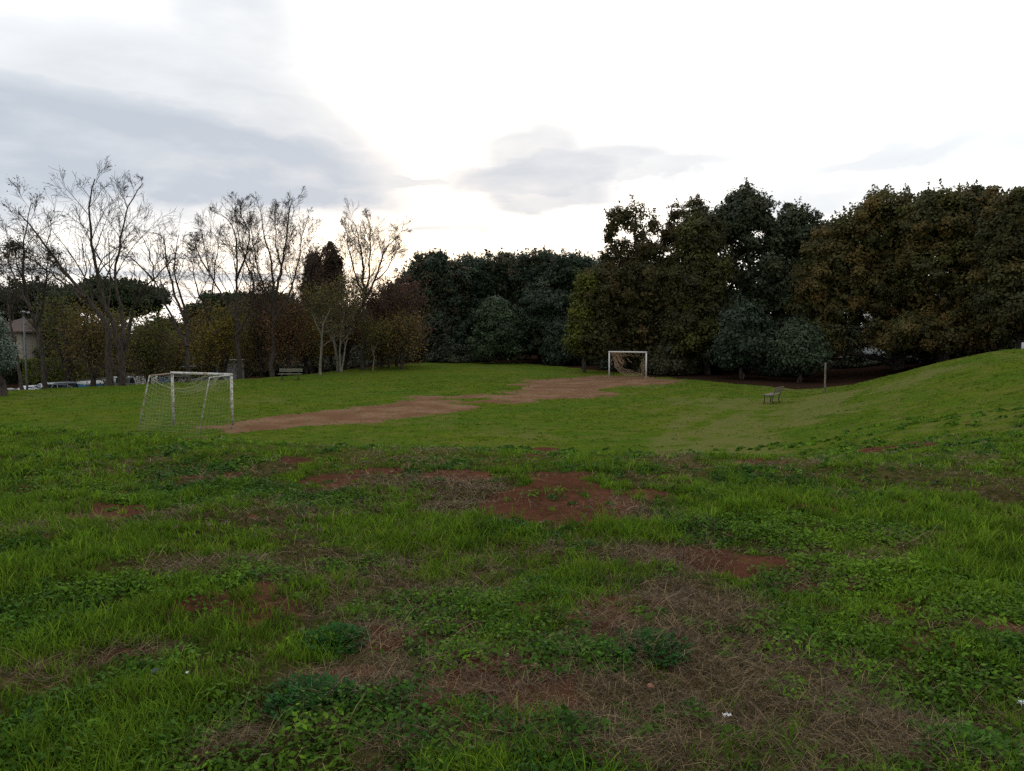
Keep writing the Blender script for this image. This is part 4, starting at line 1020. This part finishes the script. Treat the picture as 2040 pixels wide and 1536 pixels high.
b0 = at(-60, 750, 72); a0 = at(30, 750, 76); hedge((b0[0], b0[1]), (a0[0], a0[1]), 2.3, 1.6, 'dark hedge behind the olive tree', 7, [(.03, .045, .02, 2), (.04, .05, .02, 1)])

# ------------------------------------------------------------------ road, cars, roadside
def strip(name, path, w, m_, lift_=.02):
    P = np.array(path, float); d = np.r_[0, np.cumsum(np.linalg.norm(np.diff(P, axis=0), axis=1))]; n = int(d[-1] / 1.0); s = np.linspace(0, d[-1], n)
    Q = np.stack([np.interp(s, d, P[:, 0]), np.interp(s, d, P[:, 1])], 1)
    for _ in range(6): Q[1:-1] = (Q[:-2] + Q[1:-1] * 2 + Q[2:]) / 4
    T = np.gradient(Q, axis=0); T /= np.linalg.norm(T, axis=1)[:, None]; Nn = np.stack([-T[:, 1], T[:, 0]], 1); V = []; nw = 7
    for k in range(nw): q = Q + Nn * (k / (nw - 1) - .5) * w; V.append(np.stack([q[:, 0], q[:, 1], H(q[:, 0], q[:, 1]) + lift_], 1))
    V = np.concatenate(V); F = []
    for k in range(nw - 1):
        i_ = np.arange(n - 1); F.append(np.stack([k * n + i_, k * n + i_ + 1, (k + 1) * n + i_ + 1, (k + 1) * n + i_], 1))
    o = mesh_np(name, V, np.concatenate(F), m_, smooth=True); o['kind'] = 'structure'; return o, Q, T
ROAD = [(-85, 55), (-56, 57), (-47, 62), (-42, 70), (-38, 82), (-34, 100), (-30, 140)]
o, RQ, RT = strip('road', ROAD, 8, simple('asphalt', (.055, .055, .058), .85, 0, .3, 4, bump=.01), .05); o['label'] = 'grey asphalt road beyond the lawn'; o['category'] = 'road'
o, _, _ = strip('road', [(24, 110), (30, 84), (38, 74), (60, 62), (100, 45)], 6, simple('asphalt_2', (.05, .05, .052), .9, 0, .3, 4), .05); o['label'] = 'asphalt lane hidden behind the tall oaks'; o['category'] = 'road'

M_glass = simple('dark_car_glass', (.02, .025, .03), .08); M_tyre = simple('tyre_rubber', (.02, .02, .02), .9); M_rim = simple('wheel_rim', (.35, .35, .36), .35, .8)
M_hl = simple('headlamp_lens', (.7, .7, .68), .15); M_tl = simple('tail_lamp', (.35, .02, .02), .2)
CARP = {}
def loft(prof_list, ys):
    """prof_list: same-length (x,z) outlines at each y"""
    n = len(prof_list[0]); V = []; F = []
    for pr, y in zip(prof_list, ys): V += [(x, y, z) for x, z in pr]
    for k in range(len(ys) - 1):
        for i_ in range(n): j_ = (i_ + 1) % n; F.append((k * n + i_, k * n + j_, (k + 1) * n + j_, (k + 1) * n + i_))
    F.append(tuple(range(n))[::-1]); F.append(tuple((len(ys) - 1) * n + i_ for i_ in range(n)))
    return V, F
def make_car(kind, col, label, loc, rz, name='parked_car', cat='car', group='parked cars beyond the lawn'):
    t = thing(name, label, cat, loc, rz, group)
    if kind == 'van':
        low = [(-2.3, .3), (2.3, .3), (2.38, .6), (2.3, 1.0), (1.75, 1.12), (-2.3, 1.15), (-2.36, .6)]
        top = [(1.75, 1.10), (1.15, 1.88), (.9, 1.95), (-2.15, 1.95), (-2.3, 1.14)]; hw, tw = .92, .84; wx = (-1.5, 1.5)
    elif kind == 'small':
        low = [(-1.8, .28), (1.8, .28), (1.86, .55), (1.7, .82), (1.0, .94), (-1.7, .96), (-1.84, .6)]
        top = [(1.05, .92), (.45, 1.42), (.2, 1.48), (-1.25, 1.47), (-1.62, .95)]; hw, tw = .82, .66; wx = (-1.15, 1.15)
    else:
        low = [(-2.1, .28), (2.1, .28), (2.18, .5), (2.05, .74), (1.1, .90), (-1.6, .94), (-2.08, .86), (-2.16, .5)]
        top = [(1.15, .88), (.45, 1.38), (.15, 1.45), (-.95, 1.44), (-1.75, .93)]; hw, tw = .87, .68; wx = (-1.3, 1.32)
    inset = lambda pr, k, dz=0: [(x * k, z + dz) for x, z in pr]
    mb = MB(); V, F = loft([inset(low, .96), low, low, inset(low, .96)], [-hw, -hw * .93, hw * .93, hw]); mb.add(V, F)
    # roof skin and pillars above the glass house
    rf = [(top[1][0] - .02, top[1][1] - .03), (top[1][0] - .05, top[1][1] + .015), (top[2][0], top[2][1] + .03), (top[3][0], top[3][1] + .03), (top[3][0] - .06, top[3][1] - .03)]
    V, F = loft([rf, rf], [-tw, tw]); mb.add(V, F)
    for s_ in (-1, 1):
        for (a0_, b0_) in ((top[0], top[1]), (top[4], top[3])): mb.tube([(a0_[0], s_ * hw * .92, a0_[1]), (b0_[0], s_ * tw * .98, b0_[1])], .035, 5)
        xm = (top[1][0] + top[3][0]) / 2 + .05; mb.tube([(xm, s_ * hw * .93, .93), (xm, s_ * tw, top[3][1])], .035, 5)
    mb.build('body', simple('car_paint', col, .3, .1), t, bevel=.03)
    g_ = MB(); V, F = loft([[(x * .985, z) for x, z in top], top, top, [(x * .985, z) for x, z in top]], [-hw * .9, -hw * .88, hw * .88, hw * .9])
    V = [(x, y * (1 - (1 - tw / hw) * max(0, (z - .93)) / (top[3][1] - .93)), z) for x, y, z in V]; g_.add(V, F); g_.build('windows', M_glass, t)
    for x in wx:
        for s_ in (-1, 1):
            w_ = MB(); w_.tube([(x, s_ * (hw - .16), .31), (x, s_ * (hw + .02), .31)], .31, 20); wo = w_.build('wheel', M_tyre, t, False, .02)
            w_ = MB(); w_.tube([(x, s_ * (hw - .1), .31), (x, s_ * (hw + .03), .31)], .19, 14); w_.build('rim', M_rim, wo)
    for s_ in (-1, 1):
        f_ = MB(); f_.box((low[2][0] - .08, s_ * hw * .7, .66), (.14, .32, .13)); f_.build('headlight', M_hl, t, bevel=.02)
        f_ = MB(); f_.box((low[-1][0] + .07, s_ * hw * .78, .72), (.12, .22, .2)); f_.build('tail_light', M_tl, t, bevel=.02)
    return t
def find_top(px, ytop, h, y0, y1):
    Y = np.arange(y0, y1, .1); X = (px - 1020) / FPX * Y * 1.0
    d = ray(px, ytop); X = d[0] / d[1] * Y; Z = H(X, Y) + h; py = proj_y(X, Y, Z); i_ = int(np.argmin(np.abs(py - ytop)))
    return X[i_], Y[i_], H(X[i_:i_ + 1], Y[i_:i_ + 1])[0]
def heading(x, y):
    i_ = int(np.argmin((RQ[:, 0] - x) ** 2 + (RQ[:, 1] - y) ** 2)); return math.atan2(RT[i_, 1], RT[i_, 0])
CARS = [(22, 774, 'car', (.30, .30, .28), 'grey car half hidden by the olive trunk'), (76, 768, 'car', (.55, .58, .60), 'white car roof showing beside the leaning bare tree'),
        (113, 763, 'car', (.33, .36, .40), 'silver car behind the two yellow-lidded bins'), (137, 761, 'small', (.25, .29, .33), 'slate grey small car next to the yellow-lidded bins'),
        (163, 760, 'car', (.12, .12, .14), 'dark grey car with white glints beside the blue bin'), (203, 757, 'car', (.07, .10, .09), 'dark green car just past the blue bin'),
        (233, 750, 'small', (.42, .46, .45), 'pale green-grey small car glimpsed between the two forked trunks'), (272, 749, 'car', (.38, .37, .35), 'silver car emerging beside the thick forked trunk'),
        (344, 735, 'car', (.35, .37, .38), 'light grey car at the start of the van row'), (368, 730, 'van', (.10, .16, .28), 'blue van with pale roof behind the crossbar'),
        (402, 728, 'van', (.22, .26, .33), 'grey-blue van with white roof next to the blue van'), (392, 741, 'small', (.58, .60, .62), 'white small car in front of the vans')]
for (x, yt, kd, col, lb) in CARS:
    hgt = {'car': 1.48, 'small': 1.5, 'van': 1.98}[kd]
    X, Y, Z = find_top(x, yt, hgt, 56 if x < 300 else 70, 84)
    make_car(kd, col, lb, (X, Y, Z), heading(X, Y) + (R(70) if x < 300 and x > 140 else R(-8)), 'parked_van' if kd == 'van' else 'parked_car', 'van' if kd == 'van' else 'car')
X, Y, Z = find_top(1722, 677, 1.5, 64, 84); make_car('car', (.62, .64, .66), 'white car seen through the gap under the ochre oak', (X, Y, Z), R(-15))

def bin_(px, yt, body, lid, label):
    X, Y, Z = find_top(px, yt, 1.35, 53, 75); t = thing('recycling_bin', label, 'bin', (X, Y, Z), heading(X, Y), 'recycling bins at the roadside')
    mb = MB(); mb.box((0, 0, .62), (1.3, 1.0, 1.0), taper=1.06); mb.build('body', simple('bin_body', body, .5, 0, .2, 5), t, bevel=.04)
    V = []; F = []; n = 9
    for x in (-.72, .72):
        for k in range(n): a_ = math.pi * k / (n - 1); V.append((x, math.cos(a_) * .58, 1.13 + math.sin(a_) * .24))
    for k in range(n - 1): F.append((k, k + 1, n + k + 1, n + k))
    F += [tuple(range(n))[::-1], tuple(range(n, 2 * n)), (0, n, 2 * n - 1, n - 1)]
    mb = MB(); mb.add(V, F); mb.build('lid', simple('bin_lid', lid, .45), t, bevel=.02)
    for x in (-.55, .55):
        for y in (-.4, .4): mb = MB(); mb.tube([(x, y - .03, .07), (x, y + .03, .07)], .07, 10); mb.build('wheel', M_tyre, t)
bin_(104, 771, (.25, .27, .30), (.62, .50, .20), 'grey recycling bin with yellow lid, the one nearer the lamp post')
bin_(127, 768, (.25, .27, .30), (.60, .48, .22), 'grey recycling bin with yellow lid, the one nearer the dark grey car')
bin_(180, 759, (.05, .20, .38), (.60, .62, .62), 'blue recycling bin with white lid')
bin_(88, 772.5, (.30, .33, .34), (.55, .57, .58), 'pale grey recycling bin with white lid beside the yellow-lidded pair')
bin_(68, 773.5, (.30, .33, .34), (.50, .53, .55), 'pale grey recycling bin next to the foot of the lamp post')

# lamp post
M_gal = simple('galvanised_steel', (.13, .155, .175), .5, .2, .2, 3)
p = at(54, 770, 59); z = hz(p[0], p[1]); T = at(50, 622, 59)[2] - z
t = thing('street_lamp', 'grey street lamp with two small heads, in front of the house', 'street lamp', (p[0], p[1], z))
mb = MB(); mb.tube([(0, 0, -.1), (0, 0, T * .45), (-.04, 0, T)], [.09, .075, .05], 12); mb.build('pole', M_gal, t, True)
mb = MB(); mb.tube([(-.04, 0, T - .1), (.2, 0, T), (.38, 0, T - .05)], .025, 8); mb.build('arm', M_gal, t, True)
for x, dz in ((-.06, .05), (.40, -.02)):
    mb = MB(); mb.tube([(x, 0, T + dz - .09), (x, 0, T + dz), (x, 0, T + dz + .06)], [.13, .16, .05], 12); mb.build('lamp_head', simple('lamp_glass', (.34, .36, .37), .3), t, True)
# pole at the rim, edge of the view
p = at(2037, 697, 43.5); z = hz(p[0], p[1])
mb = MB(); mb.tube([(0, 0, -.1), (0, 0, .55), (0, 0, 1.0), (0, 0, 1.03)], [.06, .058, .058, .03], 12)
o = mb.build('metal_post', simple('pale_pole', (.45, .47, .50), .4, .2, .25, 3), None, True, loc=(p[0], p[1], z)); tag(o, 'short pale metal post at the top of the grassy slope', 'post')
# dark mesh fence by the pole
fa = (at(1990, 690, 47)[0], 47.0); fb = (at(2120, 690, 44)[0], 44.0)
za, zb = hz(*fa), hz(*fb); t = thing('mesh_fence', 'dark wire mesh fence behind the short pale metal post', 'fence', (fa[0], fa[1], za))
dv = np.array([fb[0] - fa[0], fb[1] - fa[1], zb - za])
for k in range(5): mb = MB(); q = dv * k / 4; mb.tube([q + [0, 0, -.1], q + [0, 0, 1.6]], .025, 6); mb.build('post', M_leg, t)
mb = MB()
for k in range(42): q = dv * k / 41; mb.tube([q + [0, 0, .05], q + [0, 0, 1.5]], .006, 3)
for k in range(11): mb.tube([[0, 0, .05 + k * .145], dv + [0, 0, .05 + k * .145]], .006, 3)
mb.build('wire_mesh', M_leg, t)

# traffic sign, wide sign board
X, Y, Z = find_top(361, 709, 3.0, 66, 76)
t = thing('traffic_sign', 'red round traffic sign above a small white plate on a pole', 'sign', (X, Y, Z))
hp = at(361, 709, Y)[2] - Z
mb = MB(); mb.tube([(0, 0, -.1), (0, 0, hp)], .03, 8); mb.build('pole', M_gal, t, True)
mb = MB(); mb.tube([(0, -.035, hp - .3), (0, -.06, hp - .3)], .27, 24); mb.build('sign_disc', simple('sign_red', (.30, .04, .045), .4), t)
mb = MB(); mb.box((0, -.045, hp - .72), (.40, .02, .22)); mb.build('plate', simple('sign_white', (.6, .6, .6), .4), t)
p = at(394, 712, 78); z = hz(p[0], p[1]); hp = p[2] - z
t = thing('sign_board', 'narrow white sign board on two posts above the vans', 'sign', (p[0], p[1], z))
mb = MB(); mb.box((0, -.06, hp), (1.2, .03, .24)); mb.build('board', simple('board_white', (.40, .44, .45), .5, 0, .4, 5), t)
for x in (-.5, .5): mb = MB(); mb.tube([(x, 0, -.1), (x, 0, hp + .15)], .03, 8); mb.build('post', M_gal, t, True)

# cabin
p = at(452, 735, 70); z = hz(p[0], p[1]); zt = at(452, 719, 70)[2] - z
t = thing('prefab_cabin', 'small white prefab cabin with dark blue door under the golden tree', 'cabin', (p[0], p[1], z), R(6))
mb = MB(); mb.box((0.1, .9, zt / 2), (2.0, 1.8, zt)); mb.build('wall', simple('cabin_panel', (.42, .43, .45), .6, 0, .15, 2), t, bevel=.02)
mb = MB(); mb.box((-.45, -.03, zt * .46), (.75, .05, zt * .86)); d_ = mb.build('door', simple('blue_door', (.03, .06, .13), .4), t)
mb = MB(); mb.tube([(-.18, -.09, 1.0), (-.18, -.09, 1.12)], .015, 6); mb.build('handle', M_rim, d_)
mb = MB(); mb.box((.1, .9, zt + .04), (2.2, 2.0, .08)); mb.build('roof', simple('cabin_roof', (.30, .28, .25), .7), t)

# house by the road
p = at(6, 700, 88); z = hz(p[0], p[1])
t = thing('house', 'plastered house with brown hipped roof behind the street lamp', 'house', (p[0], p[1], z), R(-12))
hh = at(20, 660, 88)[2] - z
def house_wall(mb, W_, D_, h): mb.box((0, D_ / 2, h / 2), (W_, D_, h))
mb = MB(); house_wall(mb, 5.2, 7, hh); mb.build('wall', simple('plaster', (.30, .275, .22), .9, 0, .2, 1.2), t)
mb = MB(); e = .6; w_ = 5.2 / 2 + e; V = [(-w_, -e, hh), (w_, -e, hh), (w_, 7 + e, hh), (-w_, 7 + e, hh), (0, 2.6, hh + 1.5), (0, 4.6, hh + 1.5), (-w_, -e, hh - .15), (w_, -e, hh - .15), (w_, 7 + e, hh - .15), (-w_, 7 + e, hh - .15)]
mb.add(V, [(0, 1, 4), (1, 2, 5, 4), (2, 3, 5), (3, 0, 4, 5), (0, 6, 7, 1), (1, 7, 8, 2), (2, 8, 9, 3), (3, 9, 6, 0), (6, 9, 8, 7)]); mb.build('roof', simple('roof_tiles', (.09, .06, .05), .9, 0, .4, 6, bump=.05), t)
for (x, zz, ww, wh) in ((1.35, hh - 1.35, .95, 1.5), (-1.2, hh - 1.35, .95, 1.5), (-1.2, 1.3, .95, 1.4)):
    mb = MB(); mb.box((x, -.02, zz), (ww, .06, wh)); wi = mb.build('window', M_glass, t)
    mb = MB(); mb.box((x, -.09, zz - wh / 2 - .05), (ww + .3, .16, .08)); mb.build('sill', simple('stone_sill', (.4, .39, .36), .8), wi)
    mb = MB()
    for s_ in (-1, 1): mb.box((x + s_ * (ww / 2 + .03), -.035, zz), (.06, .09, wh + .1))
    mb.box((x, -.06, zz), (.05, .03, wh)); mb.build('frame', simple('dark_frame', (.08, .05, .03), .7), wi)
# pale building far behind the oaks
p = at(1850, 640, 100); z = hz(p[0], p[1])
t = thing('apartment_building', 'pale building glimpsed through small gaps in the ochre oaks', 'building', (p[0], p[1], z), R(-20))
mb = MB(); mb.box((0, 5, 4.5), (15, 10, 9)); mb.build('wall', simple('pale_plaster', (.50, .48, .45), .9, 0, .1, .5), t)
mb = MB(); mb.box((0, 5, 9.15), (15.8, 10.8, .3)); mb.build('roof', simple('flat_roof', (.2, .15, .12), .9), t)
for r_ in range(3):
    for k in range(5):
        x = -6 + 3 * k; zz = 1.6 + 2.8 * r_
        mb = MB(); mb.box((x, -.02, zz), (1.2, .06, 1.4)); wi = mb.build('window', M_glass, t)
        mb = MB(); mb.box((x, -.08, zz - .76), (1.4, .14, .08)); mb.build('sill', M_rim, wi)

# ------------------------------------------------------------------ sky, sun
w = bpy.data.worlds.new('World'); sc.world = w; w.use_nodes = True; nt = w.node_tree; N = nt.nodes; Lk = nt.links; N.clear()
tc = N.new('ShaderNodeTexCoord'); sep = N.new('ShaderNodeSeparateXYZ'); Lk.new(tc.outputs['Generated'], sep.inputs[0])
SUN_EL, SUN_AZ = R(9), R(-6)          # azimuth from +Y towards +X
sky = N.new('ShaderNodeTexSky'); sky.sky_type = 'NISHITA'; sky.sun_disc = False; sky.sun_elevation = SUN_EL; sky.sun_rotation = SUN_AZ
sky.air_density = 1.2; sky.dust_density = 2.5
az = mth('MULTIPLY', mth('ARCTAN2', sep.outputs[0], sep.outputs[1]), 180 / math.pi)
el = mth('MULTIPLY', mth('ARCSINE', sep.outputs[2]), 180 / math.pi)
def wn(scale, detail, sz=1.0, seed=0):
    mp = N.new('ShaderNodeMapping'); mp.inputs['Scale'].default_value = (1, 1, sz); mp.inputs['Location'].default_value = (seed, seed * .7, 0)
    Lk.new(tc.outputs['Generated'], mp.inputs[0]); n = N.new('ShaderNodeTexNoise'); n.inputs['Scale'].default_value = scale; n.inputs['Detail'].default_value = detail
    n.inputs['Roughness'].default_value = .55
    Lk.new(mp.outputs[0], n.inputs['Vector']); return n.outputs['Fac']
nA = mth('SUBTRACT', wn(3.2, 6, 2.2, 1), .5); nB = mth('SUBTRACT', wn(9, 6, 3, 4), .5)
azd = mth('ADD', az, mth('MULTIPLY', nA, 5)); eld = mth('ADD', el, mth('ADD', mth('MULTIPLY', nB, 4.0), mth('MULTIPLY', nA, 2.0)))
def pxdir(x, y):
    d = ray(x, y); d = d / np.linalg.norm(d); return math.degrees(math.atan2(d[0], d[1])), math.degrees(math.asin(d[2]))
def ell(x, y, hw, hh_, rot=0, soft=.45, wgt=1.0, a_=None, e_=None):
    cx, cy = pxdir(x, y); k = math.degrees(1 / FPX); sx, sy = hw * k, hh_ * k; c_, s_ = math.cos(R(rot)), math.sin(R(rot))
    dx = mth('SUBTRACT', a_ or azd, cx); dy = mth('SUBTRACT', e_ or eld, cy)
    u_ = mth('DIVIDE', mth('ADD', mth('MULTIPLY', dx, c_), mth('MULTIPLY', dy, s_)), sx); v_ = mth('DIVIDE', mth('SUBTRACT', mth('MULTIPLY', dy, c_), mth('MULTIPLY', dx, s_)), sy)
    r_ = mth('SQRT', mth('ADD', mth('MULTIPLY', u_, u_), mth('MULTIPLY', v_, v_)))
    mr = N.new('ShaderNodeMapRange'); mr.interpolation_type = 'SMOOTHSTEP'; mr.inputs['From Min'].default_value = 1 + soft; mr.inputs['From Max'].default_value = 1 - soft
    mr.inputs['To Min'].default_value = 0; mr.inputs['To Max'].default_value = wgt; Lk.new(r_, mr.inputs['Value']); return mr.outputs[0]
def mx(lst):
    o_ = lst[0]
    for q in lst[1:]: o_ = mth('MAXIMUM', o_, q)
    return o_
dense_c = mx([ell(100, 270, 660, 118, -3, .5), ell(420, 305, 430, 96, -8, .5), ell(-250, 250, 500, 150, 0, .4), ell(640, 345, 190, 34, -8, .35, .85)])
mid_c = mx([ell(330, 190, 350, 140, 0, .5, .74), ell(540, 250, 250, 95, -20, .5, .8), ell(60, 130, 300, 100, 5, .5, .66), ell(460, 50, 150, 130, 0, .6, .7), ell(820, 362, 130, 14, -3, .5, .85),
            ell(1050, 305, 120, 58, 0, .5, .8), ell(1060, 355, 200, 55, 4, .4, .9), ell(1090, 395, 150, 36, 6, .45, .85), ell(940, 355, 80, 30, 8, .5, .8), ell(1180, 335, 170, 42, 6, .5, .8), ell(1270, 345, 220, 26, 5, .6, .75), ell(1400, 345, 190, 14, 2, .7, .5),
            ell(1780, 315, 230, 26, 6, .6, .62), ell(2020, 285, 210, 26, 8, .6, .55), ell(1580, 398, 180, 26, 2, .6, .6), ell(1560, 385, 70, 12, 0, .6, .3)])
thin = mx([ell(940, 458, 56, 10, -3, .5, .8, az, mth('ADD', el, mth('MULTIPLY', nB, 1.2))), ell(860, 459, 60, 6, 0, .5, .9, az, mth('ADD', el, mth('MULTIPLY', nB, 1.2))),
           ell(330, 545, 330, 9, 0, .5, .75, az, mth('ADD', el, mth('MULTIPLY', nB, 1.5))), ell(240, 505, 300, 7, 0, .5, .5, az, mth('ADD', el, mth('MULTIPLY', nB, 1.5))), ell(300, 590, 330, 8, 0, .5, .5, az, mth('ADD', el, mth('MULTIPLY', nB, 1.5))),
           ell(680, 408, 200, 12, 2, .7, .3)])
cloud = mx([dense_c, mid_c, thin])
tex = N.new('ShaderNodeMapRange'); tex.inputs['From Min'].default_value = -.2; tex.inputs['From Max'].default_value = .2; tex.inputs['To Min'].default_value = .88; tex.inputs['To Max'].default_value = 1.08; Lk.new(nB, tex.inputs['Value'])
cloud = mth('MULTIPLY', cloud, tex.outputs[0])
# clear part: strong thin overcast glow round the sunset, dimmer and bluer behind
front = N.new('ShaderNodeMapRange'); front.interpolation_type = 'SMOOTHSTEP'; front.inputs['From Min'].default_value = -.75; front.inputs['From Max'].default_value = .75; front.inputs['To Min'].default_value = 0; front.inputs['To Max'].default_value = 1
Lk.new(sep.outputs[1], front.inputs['Value'])
veil = mixc(front.outputs[0], (.70, .71, .72), (1.22, 1.22, 1.20))
warm = ell(880, 470, 520, 160, 0, .9, 1.0, az, el)
veil = mixc(mth('MULTIPLY', warm, .8), veil, (1.23, 1.21, 1.175))
skm = N.new('ShaderNodeVectorMath'); skm.operation = 'SCALE'; Lk.new(sky.outputs[0], skm.inputs[0]); skm.inputs['Scale'].default_value = .014
add = N.new('ShaderNodeVectorMath'); add.operation = 'ADD'; Lk.new(veil, add.inputs[0]); Lk.new(skm.outputs[0], add.inputs[1])
ccol = mixc(front.outputs[0], (.48, .50, .53), (.52, .57, .64))
warmc = ell(900, 400, 420, 120, 0, .9, 1.0, az, el)
ccol = mixc(mth('MULTIPLY', warmc, .35), ccol, (.70, .69, .71))
final = mixc(cloud, add.outputs[0], ccol)
# below the horizon the far land is dark
hor = N.new('ShaderNodeMapRange'); hor.inputs['From Min'].default_value = -.04; hor.inputs['From Max'].default_value = -.01; Lk.new(sep.outputs[2], hor.inputs['Value'])
final = mixc(hor.outputs[0], (.06, .07, .05), final)
bg = N.new('ShaderNodeBackground'); bg.inputs['Strength'].default_value = 1.0; Lk.new(final, bg.inputs[0]); out = N.new('ShaderNodeOutputWorld'); Lk.new(bg.outputs[0], out.inputs[0])
w.cycles.sampling_method = 'MANUAL'; w.cycles.sample_map_resolution = 512

sd = bpy.data.lights.new('sun', 'SUN'); sd.energy = .5; sd.angle = R(14); sd.color = (1, .9, .78)
so = bpy.data.objects.new('sun', sd); COL.objects.link(so); so.rotation_euler = (R(90) - SUN_EL - R(10), 0, math.pi - SUN_AZ)
so.rotation_euler = (-(R(90) - SUN_EL), 0, -SUN_AZ)

sc.render.engine = 'CYCLES'
sc.view_settings.view_transform = 'Standard'; sc.view_settings.look = 'None'; sc.view_settings.exposure = .14; sc.view_settings.gamma = 1
cy = sc.cycles; cy.max_bounces = 5; cy.diffuse_bounces = 3; cy.glossy_bounces = 2; cy.transmission_bounces = 4; cy.use_denoising = False; cy.caustics_reflective = False; cy.caustics_refractive = False
cy.sample_clamp_indirect = 6
